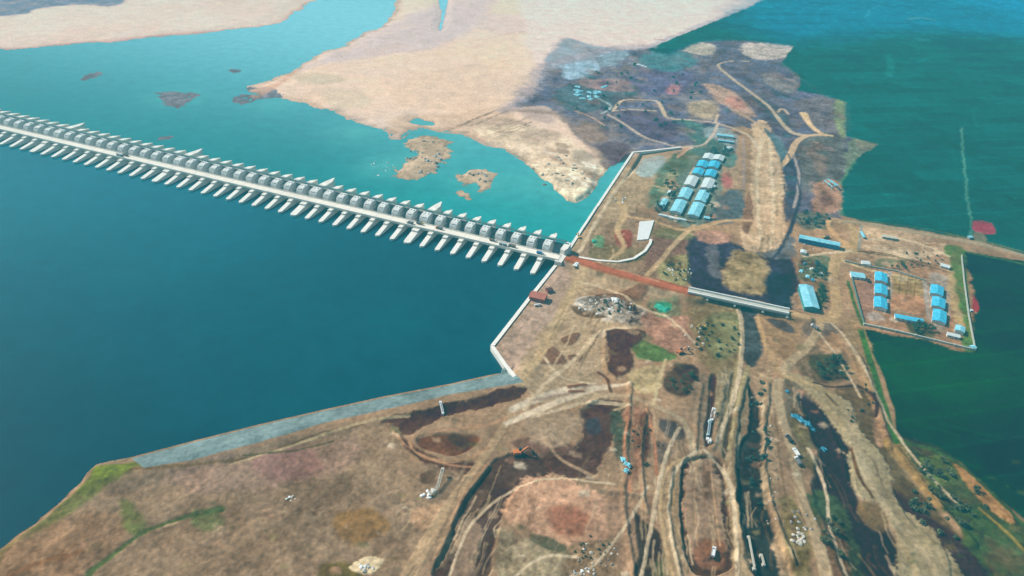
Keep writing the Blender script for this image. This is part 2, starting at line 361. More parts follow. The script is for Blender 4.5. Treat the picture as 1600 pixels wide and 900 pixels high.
# vegetated flood bank in the middle distance
P([(840,110),(960,70),(1010,78),(1060,56),(1110,36),(1170,12),(1212,-8),(1290,-60),(1300,-100),(900,-100),(800,-40)], (226,210,200), 10, 3, .12, zone='sandbank', edge=0, sm=False)
P([(1000,80),(1060,50),(1110,30),(1150,15),(1170,14),(1110,40),(1060,60),(1030,80)], (150,160,175), 8, 6, .3, a=.7)
P([(800,165),(835,140),(850,105),(900,92),(955,78),(1030,72),(1060,58),(1110,48),(1210,-10),(1300,-40),(1330,160),(1325,210),(1375,225),(1330,290),(1310,340),(1240,345),(1180,200),(1060,232),(990,240),(958,262),(930,235),(900,205),(870,175),(850,165)], (84, 94, 116), 6, 8, .65, zone='ground')
UP = [
 ([(865,150),(900,130),(960,125),(1000,140),(960,160),(900,175)],(70,105,115),10,8,.6),
 ([(880,60),(930,70),(980,80),(960,100),(890,105),(850,100)],(125,150,165),10,8,.4),
 ([(905,125),(940,122),(1000,130),(985,142),(930,138)],(150,125,125),8,6,.4),
 ([(880,100),(920,92),(935,108),(900,122),(880,118)],(150,185,205),8,6,.4),
 ([(985,170),(1040,185),(1060,210),(1030,222),(985,205),(965,182)],(78,80,112),8,6,.5),
 ([(990,115),(1060,105),(1090,120),(1050,150),(1000,140)],(92,98,130),12,8,.5),
 ([(1000,85),(1060,78),(1090,95),(1060,110),(1010,105)],(60,125,135),12,8,.4),
 ([(1080,160),(1120,160),(1115,185),(1085,180)],(165,150,125),8,6,.4),
 ([(1100,130),(1140,140),(1170,165),(1180,182),(1150,178),(1120,155)],(178,150,130),8,6,.35),
 ([(1140,150),(1165,160),(1160,172),(1140,165)],(190,130,115),6,5,.3),
 ([(1070,65),(1115,70),(1110,85),(1075,80)],(170,165,150),7,6,.3),
 ([(1160,68),(1235,72),(1230,90),(1175,92)],(185,175,165),7,6,.3),
 ([(1040,135),(1060,128),(1060,145),(1042,146)],(165,120,125),6,5,.3),
 ([(910,190),(940,195),(950,215),(925,220),(905,205)],(150,130,115),8,7,.4),
 ([(930,225),(975,222),(985,240),(955,250)],(92,82,92),8,6,.4),
 ([(1190,115),(1240,125),(1240,145),(1215,140)],(130,128,128),7,6,.4),
 ([(1060,185),(1110,200),(1095,225),(1075,215)],(60,110,105),7,6,.5),
 ([(1180,150),(1230,180),(1225,200),(1190,170)],(70,95,105),7,6,.5),
 ([(1200,205),(1225,225),(1232,280),(1215,270)],(85,110,130),7,6,.4),
 ([(1250,215),(1320,215),(1310,290),(1285,300),(1252,290)],(92,100,98),8,6,.6),
 ([(1265,225),(1285,225),(1290,265),(1270,270)],(120,108,100),9,8,.6),
 ([(1240,160),(1310,155),(1320,205),(1290,205)],(108,106,112),8,6,.5),
 ([(1305,155),(1325,165),(1320,210),(1310,205)],(125,145,105),5,4,.3),
 ([(1225,245),(1245,240),(1252,300),(1235,345),(1222,330)],(52,75,98),5,5,.4),
 ([(1340,218),(1362,222),(1366,228),(1345,232)],(190,110,115),3,2,.2),
 ([(1335,215),(1372,224),(1345,250),(1325,290),(1320,270)],(110,130,110),4,4,.4),
]
for p, c, s_, wa, mo in UP: P(p, c, s_, wa, mo, a=.9)
for k in range(170):
    x0 = random.uniform(880, 1300); y0 = random.uniform(95, 300)
    if x0 < 1190 and y0 > 220: continue
    if x0 < 880 + (y0 - 160) * .9: continue
    d = random.uniform(6, 20)
    P([(x0, y0), (x0 + d, y0 + d * .2), (x0 + d * 1.2, y0 + d * .6), (x0 + d * .2, y0 + d * .4)], random.choice([(56, 66, 98), (120, 105, 105), (44, 98, 104), (140, 125, 115), (62, 70, 92), (40, 84, 92), (60, 70, 100)]), 5, 6, .4, a=.6)

# crop fields
FT = (0, 101, 100)
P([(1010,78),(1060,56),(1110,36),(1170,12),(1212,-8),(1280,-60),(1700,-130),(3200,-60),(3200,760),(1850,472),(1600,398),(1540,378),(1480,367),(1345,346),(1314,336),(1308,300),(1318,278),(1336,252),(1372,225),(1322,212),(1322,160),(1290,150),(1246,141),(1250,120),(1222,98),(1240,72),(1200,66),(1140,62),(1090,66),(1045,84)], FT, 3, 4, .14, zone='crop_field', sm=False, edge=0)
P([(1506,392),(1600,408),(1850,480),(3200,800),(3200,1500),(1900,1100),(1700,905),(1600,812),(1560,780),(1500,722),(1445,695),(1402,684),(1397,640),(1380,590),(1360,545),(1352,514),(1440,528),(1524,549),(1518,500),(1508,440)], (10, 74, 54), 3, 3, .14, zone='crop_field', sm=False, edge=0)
# haze's pale blue painted into the far crop colour, darker to the bottom right
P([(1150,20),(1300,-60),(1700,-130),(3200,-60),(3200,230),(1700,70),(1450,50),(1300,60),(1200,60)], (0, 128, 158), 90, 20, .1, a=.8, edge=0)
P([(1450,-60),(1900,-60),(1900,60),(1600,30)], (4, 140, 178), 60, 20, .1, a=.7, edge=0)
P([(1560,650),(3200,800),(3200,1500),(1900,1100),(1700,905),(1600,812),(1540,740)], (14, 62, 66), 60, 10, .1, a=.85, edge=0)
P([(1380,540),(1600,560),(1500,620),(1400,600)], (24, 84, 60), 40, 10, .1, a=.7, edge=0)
for p, c, w_ in [([(1200,70),(1290,75),(1350,82)],(40,135,150),3),([(1352,28),(1362,14),(1380,8)],(90,165,190),3),([(1388,88),(1392,105),(1388,118)],(60,140,135),9),
                 ([(1420,30),(1440,28),(1460,32)],(110,165,175),8),([(1432,62),(1450,62)],(80,150,165),7),([(1465,50),(1490,52)],(60,150,170),5),([(1385,136),(1405,137)],(50,130,130),4),
                 ([(1400,95),(1430,98),(1450,92)],(30,130,145),3),([(1524,165),(1522,180),(1526,198)],(60,140,135),2),([(1580,90),(1600,92)],(50,140,150),4),
                 ([(1503,200),(1504,240),(1510,290),(1516,340),(1516,366)],(98,158,142),2.6),([(1390,190),(1400,192)],(20,130,130),3),([(1560,285),(1575,288)],(30,120,100),3),
                 ([(1250,30),(1330,40),(1420,44),(1500,40)],(10,120,148),4),([(1300,110),(1400,120),(1500,128),(1640,140)],(0,100,112),3),([(1420,560),(1560,600),(1680,640)],(22,92,70),3),
                 ([(1560,680),(1600,684)],(50,80,70),3)]:
    S(p, w_, c, 4, 4, .2, a=.38 if p[0][0] < 1500 or p[0][0] > 1512 else .7)
for k in range(34):
    x0 = random.uniform(1250, 1600); y0 = random.uniform(5, 330)
    if x0 < 1340 and y0 > 130: continue
    S([(x0, y0), (x0 + random.uniform(20, 110), y0 + random.uniform(-2, 12))], random.uniform(1.5, 8), random.choice([(8, 122, 118), (0, 100, 104), (14, 124, 116), (0, 112, 122)]), 3, 2, .15, a=.3)
for k in range(24):
    x0 = random.uniform(1400, 1640); y0 = random.uniform(420, 720)
    if x0 < 1530 and y0 < 560: continue
    S([(x0, y0), (x0 + random.uniform(30, 110), y0 + random.uniform(5, 30))], random.uniform(1.5, 9), random.choice([(22, 92, 72), (12, 72, 66), (18, 84, 60)]), 4, 5, .15, a=.4)
P([(1519,345),(1548,348),(1554,363),(1538,366),(1520,360)], (158, 62, 82), 2, 2, .25, zone='red_soil_field')
P([(1520,362),(1538,366),(1540,378),(1524,376)], (120, 125, 105), 3, 2, .2)
P([(1513,462),(1524,465),(1530,482),(1522,488),(1514,486)], (165, 38, 58), 2, 1.5, .25, zone='red_soil_field')
P([(1508,458),(1520,460),(1514,490),(1510,475)], (120, 100, 80), 2, 2, .2, a=.7)

S([(792,172),(818,150),(838,122),(852,104),(900,90),(955,76),(1012,72)], 24, (158,156,166), 16, 16, .4, a=.65)
S([(806,172),(870,178),(905,208),(935,240),(955,258)], 14, (140,126,116), 10, 10, .4, a=.6)
S([(1222,98),(1250,122),(1290,150),(1322,162),(1324,205)], 8, (60,104,104), 6, 8, .3, a=.6)
S([(1045,84),(1090,66),(1140,62),(1200,66),(1240,72)], 10, (50,108,118), 8, 8, .3, a=.6)
S([(1336,252),(1318,278),(1310,300),(1314,336)], 5, (84,128,104), 4, 4, .3, a=.7)
# wall yard, sandy apron, works ground
GR = [
 # pts, colour, soft, warp, mot, dz
 ([(990,243),(1060,234),(1055,250),(1035,300),(985,335),(905,398),(888,395),(936,320)],(162,144,116),6,4,.3,0),
 ([(995,262),(1010,245),(1035,242),(1040,255),(1020,275),(1003,275)],(150,172,170),7,4,.2,0),
 ([(1030,270),(1060,236),(1100,232),(1110,240),(1060,290),(1035,318),(1015,325),(1020,300)],(82,115,98),7,5,.5,0),
 ([(1035,300),(1045,275),(1060,270),(1055,290)],(150,150,120),6,5,.4,0),
 ([(1030,325),(1060,280),(1110,232),(1130,236),(1130,300),(1105,350),(1060,350)],(98,125,118),6,4,.5,0),
 ([(1130,255),(1150,250),(1158,280),(1145,310),(1130,300)],(165,140,110),6,5,.4,0),
 ([(1128,275),(1140,270),(1143,290),(1132,292)],(175,105,100),5,4,.4,0),
 ([(1130,300),(1160,300),(1160,340),(1110,350),(1105,340)],(78,100,108),7,5,.5,0),
 ([(1100,200),(1145,205),(1150,235),(1115,232)],(125,145,150),5,4,.4,0),
 ([(1080,225),(1110,215),(1150,240),(1140,262),(1090,240)],(70,120,115),5,4,.5,0),
 ([(900,395),(960,345),(1000,330),(1060,350),(1080,372),(1060,400),(1040,440),(960,420),(900,400)],(142,122,98),8,6,.5,0),
 ([(930,380),(975,385),(1010,388),(1010,405),(975,412),(925,403)],(112,108,78),6,5,.5,0),
 ([(962,365),(985,362),(986,385),(970,388)],(140,75,65),5,4,.3,.4),
 ([(925,370),(940,368),(945,385),(928,386)],(90,150,110),4,4,.3,0),
 ([(1020,370),(1060,365),(1080,385),(1050,410),(1010,420),(1005,400)],(122,96,85),7,6,.5,0),
 ([(1020,360),(1075,355),(1085,372),(1030,372)],(108,112,82),5,5,.5,0),
 ([(1030,420),(1040,402),(1080,400),(1085,440),(1040,440)],(132,130,84),5,6,.9,0),
 ([(1080,375),(1120,370),(1170,385),(1225,395),(1240,410),(1245,480),(1160,465),(1080,446),(1076,410)],(48,62,84),6,8,.5,-2.0),
 ([(1150,395),(1185,392),(1200,420),(1196,458),(1150,455),(1128,440),(1132,415)],(150,132,92),8,9,.6,.8),
 ([(1110,385),(1122,385),(1125,430),(1112,425)],(92,98,105),6,6,.4,0),
 ([(1195,430),(1235,430),(1240,478),(1200,470)],(32,66,82),6,5,.3,-.8),
 ([(1200,375),(1240,370),(1245,400),(1190,400)],(95,105,110),6,6,.5,0),
 ([(1085,365),(1120,362),(1150,372),(1110,378)],(165,125,105),5,6,.5,0),
 # upper tan corridor
 ([(1176,198),(1196,190),(1210,215),(1220,250),(1222,300),(1226,370),(1200,392),(1165,385),(1160,350),(1172,300),(1178,250)],(194,166,130),4,4,.25,0),
 ([(1196,200),(1215,215),(1232,240),(1222,262),(1216,240)],(76,112,122),4,4,.4,-1),
 ([(1172,300),(1178,340),(1168,365),(1160,350),(1166,310)],(128,100,80),3,3,.4,0),
 ([(1280,285),(1310,285),(1312,325),(1290,335),(1270,330)],(165,125,100),6,5,.5,0),
 ([(1280,308),(1298,304),(1302,316),(1288,322)],(120,90,82),5,5,.5,0),
 ([(1245,335),(1290,332),(1300,355),(1260,360)],(95,110,98),5,5,.6,0),
 ([(1255,362),(1300,360),(1330,365),(1330,400),(1300,405),(1245,402)],(158,128,98),6,5,.4,0),
 ([(1248,405),(1295,402),(1298,440),(1250,440)],(84,104,84),4,5,.9,0),
 ([(1245,440),(1300,440),(1300,490),(1245,488)],(150,125,98),6,5,.4,0),
 ([(1276,442),(1290,445),(1290,470),(1278,485)],(62,96,70),4,4,.4,0),
 # open sandy apron beside the guide wall
 ([(875,416),(905,410),(985,432),(1070,455),(1040,470),(960,450),(920,455),(905,490),(945,500),(1010,515),(960,515),(940,570),(945,600),(960,620),(900,640),(835,625),(815,602),(775,543)],(168,150,122),8,5,.2,0),
 ([(872,418),(890,420),(880,470),(830,540),(800,580),(778,545)],(168,148,132),8,5,.25,0),
 ([(925,460),(955,458),(1005,448),(1010,460),(985,475),(940,472)],(120,92,72),5,5,.4,.8),
 ([(905,462),(950,465),(1005,485),(1015,510),(985,508),(930,495),(900,478)],(150,146,136),5,8,1.2,.5),
 ([(895,478),(925,488),(948,496),(925,497),(900,490)],(98,86,70),3,3,.4,-.5),
 ([(1010,492),(1075,488),(1085,520),(1060,548),(1030,548),(1012,520)],(166,124,102),7,8,.5,0),
 ([(1018,470),(1060,468),(1065,490),(1030,495),(1012,480)],(120,130,100),6,6,.7,0),
 ([(1025,473),(1048,474),(1048,485),(1030,488)],(52,150,112),3,3,.3,-.4),
 ([(985,530),(1010,532),(1040,545),(1060,555),(1035,565),(1000,562),(985,548)],(84,124,70),5,5,.5,0),
 ([(950,520),(975,517),(1008,519),(1002,532),(988,545),(990,570),(978,585),(960,590),(946,572)],(84,64,58),3,4,.3,.8),
 ([(838,562),(862,542),(872,548),(885,566),(862,569),(842,568)],(122,94,76),3,3,.25,.8),
 ([(876,530),(905,521),(900,535),(886,541)],(118,92,74),3,3,.25,.7),
 ([(888,556),(910,555),(906,565),(890,564)],(120,94,76),3,2,.25,.5),
 ([(1080,460),(1160,470),(1165,520),(1160,560),(1130,590),(1095,560),(1080,510)],(130,118,84),8,7,.5,0),
 ([(1100,500),(1150,490),(1160,530),(1130,560),(1100,540)],(108,116,80),8,7,.6,0),
 ([(1155,478),(1180,488),(1195,540),(1180,570),(1165,560),(1160,510)],(58,78,84),5,5,.5,-1),
 ([(1185,490),(1240,495),(1250,520),(1235,560),(1210,575),(1195,540)],(158,128,92),6,5,.4,0),
 ([(1195,498),(1225,500),(1240,520),(1215,512)],(70,76,78),4,5,.4,0),
 ([(1040,580),(1060,570),(1088,575),(1092,600),(1075,618),(1045,615),(1035,600)],(62,62,58),5,6,.6,0),
 ([(985,580),(1025,570),(1035,600),(1010,615),(985,605)],(175,160,115),5,5,.4,0),
 ([(1240,555),(1262,540),(1320,545),(1325,590),(1300,600),(1260,590)],(112,102,84),6,5,.6,0),
 ([(1265,560),(1280,555),(1318,560),(1322,590),(1285,592)],(60,72,56),5,6,.6,0),
 ([(1280,520),(1325,525),(1320,550),(1285,548)],(172,140,104),5,4,.4,0),
 ([(1255,510),(1300,505),(1312,520),(1270,528)],(100,98,92),4,4,.5,0),
 ([(1320,500),(1350,515),(1372,600),(1395,690),(1440,770),(1420,770),(1370,690),(1345,620),(1330,560)],(150,128,92),5,5,.35,0),
 # compound
 ([(1345,350),(1480,382),(1488,430),(1440,425),(1345,398)],(176,148,116),5,3,.35,0),
 ([(1355,355),(1400,362),(1395,380),(1352,375)],(195,165,128),6,4,.3,0),
 ([(1375,385),(1470,395),(1475,410),(1380,398)],(192,168,134),5,6,.6,0),
 ([(1375,404),(1428,412),(1425,428),(1372,420)],(112,122,98),4,3,.35,0),
 ([(1330,432),(1370,420),(1500,405),(1515,540),(1440,528),(1352,508)],(160,124,94),5,3,.4,0),
 ([(1336,445),(1368,440),(1368,480),(1350,500),(1340,470)],(140,110,94),5,3,.3,0),
 ([(1393,428),(1430,432),(1445,440),(1443,462),(1393,456)],(150,128,84),3,2,.4,0),
 ([(1393,462),(1440,465),(1442,490),(1395,482)],(186,136,98),4,3,.3,0),
 ([(1450,432),(1484,440),(1480,510),(1455,505)],(148,140,128),5,3,.3,0),
 ([(1485,410),(1502,420),(1510,510),(1490,500)],(172,148,100),5,4,.35,0),
 ([(1420,505),(1452,508),(1460,526),(1425,522)],(56,84,60),4,4,.5,0),
 ([(1355,490),(1375,488),(1385,500),(1360,500)],(168,160,150),4,3,.4,0),
 ([(1478,385),(1504,388),(1508,420),(1520,540),(1508,530),(1496,440),(1485,410)],(72,118,62),4,3,.35,0),
 # bottom centre
 ([(600,660),(660,640),(740,622),(808,604),(826,610),(800,626),(730,642),(690,652),(640,678),(612,672)],(80,60,54),3,3,.3,-.8),
 ([(610,668),(640,690),(690,716),(745,720),(742,740),(712,746),(670,735),(640,710)],(92,68,58),4,4,.3,-.8),
 ([(650,684),(670,678),(745,680),(740,698),(710,712),(680,706),(655,698)],(112,76,56),5,3,.35,-1.5),
 ([(698,680),(730,680),(735,695),(720,704)],(78,70,58),6,4,.4,-.3),
 ([(765,725),(790,712),(835,706),(862,735),(830,752),(806,765),(790,795),(772,850),(760,905),(675,905),(698,850),(722,800)],(78,66,62),4,5,.3,-1.5),
 ([(715,812),(735,805),(752,820),(748,860),(735,905),(705,905),(712,850)],(138,116,94),5,5,.3,.5),
 ([(725,780),(745,770),(765,760),(745,800),(720,810)],(98,84,74),5,5,.35,0),
 ([(905,645),(940,628),(972,630),(975,650),(950,700),(925,742),(880,738),(852,716),(895,704),(912,670)],(82,66,62),4,5,.35,-.8),
 ([(915,655),(935,655),(938,675),(920,678)],(62,70,80),5,5,.4,0),
 ([(800,690),(850,680),(900,700),(870,712),(820,704)],(112,86,74),6,6,.4,0),
 ([(830,640),(905,645),(905,675),(880,695),(830,685)],(158,136,108),8,5,.2,0),
 ([(788,802),(806,765),(830,745),(870,748),(940,772),(990,782),(985,820),(940,850),(880,852),(830,835)],(188,146,114),6,6,.45,.3),
 ([(850,795),(900,790),(925,815),(900,840),(865,830)],(164,108,82),12,8,.4,0),
 ([(780,830),(850,850),(900,870),(880,920),(780,920)],(152,140,112),7,9,.7,0),
 ([(830,830),(880,850),(870,862),(830,846)],(88,92,72),4,7,.5,0),
 ([(895,850),(990,855),(1010,920),(890,920)],(140,116,86),7,9,.8,0),
 ([(950,770),(990,760),(1020,780),(1010,850),(985,900),(960,880)],(152,122,94),8,7,.4,0),
 ([(960,640),(985,640),(980,700),(962,720),(958,680)],(70,86,74),4,5,.5,0),
 ([(975,640),(1000,640),(1005,720),(975,760),(985,690)],(142,104,82),6,6,.5,0),
 ([(1000,650),(1018,650),(1012,715),(998,720),(995,690)],(88,66,58),4,5,.5,0),
 ([(1030,655),(1060,660),(1072,685),(1040,680)],(74,74,74),5,5,.4,-.5),
 ([(1018,690),(1040,690),(1050,710),(1035,725),(1020,715)],(92,88,82),6,6,.5,0),
 ([(992,800),(1010,815),(1035,840),(1048,905),(990,905),(998,860)],(58,58,54),4,5,.4,-1),
 ([(1020,880),(1045,870),(1050,920),(1020,920)],(70,88,58),5,5,.4,0),
 ([(1085,600),(1110,590),(1115,680),(1090,690)],(128,116,98),7,6,.4,0),
 ([(1120,590),(1170,580),(1160,690),(1130,720),(1120,660)],(130,124,100),7,6,.4,0),
 ([(1110,590),(1120,588),(1116,640),(1110,690),(1100,694),(1100,665),(1108,640)],(66,58,56),3,3,.3,-1.5),
 ([(1142,590),(1152,590),(1145,660),(1135,710),(1128,705),(1138,650)],(78,78,66),3,3,.3,-1),
 ([(1068,720),(1082,712),(1108,710),(1130,722),(1136,780),(1150,850),(1142,890),(1100,900),(1075,885),(1066,830),(1063,760)],(72,60,52),3,3,.3,-2.5),
 ([(1075,725),(1090,714),(1112,714),(1124,735),(1128,790),(1138,850),(1128,868),(1085,868),(1074,820),(1070,770)],(152,126,100),5,3,.25,1.2),
 ([(1085,850),(1110,840),(1135,850),(1130,885),(1090,880)],(126,88,66),7,5,.35,-.5),
 ([(1100,735),(1112,735),(1112,770),(1102,775)],(108,84,66),5,3,.3,0),
 ([(1035,740),(1060,730),(1062,830),(1075,905),(1040,905),(1032,830)],(140,122,94),6,5,.4,0),
 ([(1136,720),(1150,715),(1160,800),(1175,905),(1150,905),(1145,820)],(150,132,100),5,5,.35,0),
 ([(1172,600),(1188,640),(1190,700),(1196,760),(1212,830),(1240,905),(1178,905),(1160,820),(1153,712),(1172,660)],(38,60,62),4,5,.35,-2.5),
 ([(1180,580),(1205,580),(1215,640),(1215,720),(1245,905),(1225,905),(1205,800),(1192,720),(1190,640)],(158,134,102),5,5,.6,0),
 ([(1222,780),(1250,800),(1270,905),(1235,905)],(122,112,72),6,6,.8,0),
 ([(1228,590),(1260,610),(1290,650),(1310,690),(1300,730),(1262,740),(1240,680)],(98,96,84),6,6,.6,0),
 ([(1240,650),(1270,670),(1280,700),(1275,740),(1252,720)],(110,104,72),6,6,.5,0),
 ([(1248,620),(1270,625),(1305,650),(1330,700),(1332,760),(1350,800),(1395,830),(1432,910),(1335,910),(1300,840),(1270,760),(1272,700)],(40,48,60),6,6,.4,-2),
 ([(1270,770),(1310,775),(1335,830),(1350,905),(1290,905),(1272,820)],(56,86,62),7,7,.6,0),
 ([(1285,820),(1320,830),(1330,905),(1295,905)],(120,92,70),8,8,.7,0),
 ([(1300,610),(1350,605),(1380,640),(1400,720),(1460,790),(1540,880),(1560,920),(1480,920),(1400,790),(1350,700)],(92,86,66),6,6,.5,0),
 ([(1395,762),(1430,790),(1500,838),(1560,910),(1495,910),(1478,862),(1412,800)],(56,54,60),5,5,.35,-1.5),
 ([(1228,586),(1262,590),(1300,612),(1330,630),(1345,672),(1370,700),(1396,748),(1412,790),(1455,822),(1480,860),(1508,915),(1420,915),(1400,850),(1382,792),(1335,775),(1325,720),(1322,690),(1290,645),(1262,612)],(150,140,110),4,3,.2,.8),
 ([(1335,785),(1370,788),(1385,810),(1380,830),(1350,815)],(116,98,66),5,4,.3,0),
 ([(1352,612),(1375,640),(1385,670),(1380,700),(1366,680),(1364,640)],(176,138,104),5,5,.4,0),
 ([(1400,684),(1450,692),(1500,722),(1620,835),(1660,920),(1560,920),(1500,830),(1450,780),(1410,720)],(50,82,52),5,6,.6,0),
 ([(1435,720),(1470,710),(1495,740),(1460,760)],(84,116,66),6,6,.6,0),
 ([(1380,690),(1400,690),(1440,740),(1472,785),(1460,792),(1425,750),(1400,720)],(148,122,74),4,4,.35,0),
 ([(1488,726),(1502,728),(1540,760),(1585,810),(1578,818),(1540,790),(1515,760)],(166,124,76),3,3,.3,.6),
 # bottom-left grassland
 ([(215,735),(400,700),(600,665),(640,715),(740,742),(700,800),(640,905),(-60,960),(60,815),(150,740)],(140,118,92),10,4,.42,0),
 ([(-60,900),(60,812),(150,736),(215,716),(228,730),(160,765),(100,810),(30,860),(-60,930)],(98,112,52),7,6,.4,0),
 ([(145,735),(205,722),(200,738),(150,752)],(116,138,42),5,4,.3,0),
 ([(0,862),(120,800),(200,820),(160,880),(60,930),(-60,960)],(144,114,84),16,10,.5,0),
 ([(260,735),(420,705),(560,690),(520,740),(330,770)],(146,120,100),14,10,.4,0),
 ([(400,715),(480,700),(500,740),(430,750)],(148,112,100),12,10,.3,0),
 ([(530,800),(590,800),(610,830),(560,850),(530,835)],(140,108,64),8,6,.3,0),
 ([(190,780),(220,800),(230,830),(200,835),(185,810)],(98,108,58),8,6,.4,0),
 ([(300,800),(340,795),(350,820),(310,835)],(104,118,72),8,8,.5,0),
 ([(505,880),(560,885),(560,910),(500,910)],(98,88,44),8,6,.5,0),
 ([(640,800),(690,790),(700,810),(650,830)],(184,146,108),7,5,.3,0),
 ([(655,740),(680,735),(680,755),(656,757)],(92,78,66),4,3,.3,0),
 ([(254,822),(270,812),(282,808),(281,816),(262,824)],(186,160,118),2,1.5,.2,.3),
 ([(550,885),(575,872),(598,878),(580,898),(555,893)],(205,190,155),3,4,.4,.3),
]
for p, c, s_, wa, mo, dz in GR: P(p, c, s_, wa, mo, dz=dz, edge=.35 if dz <= -1 else 1.0)
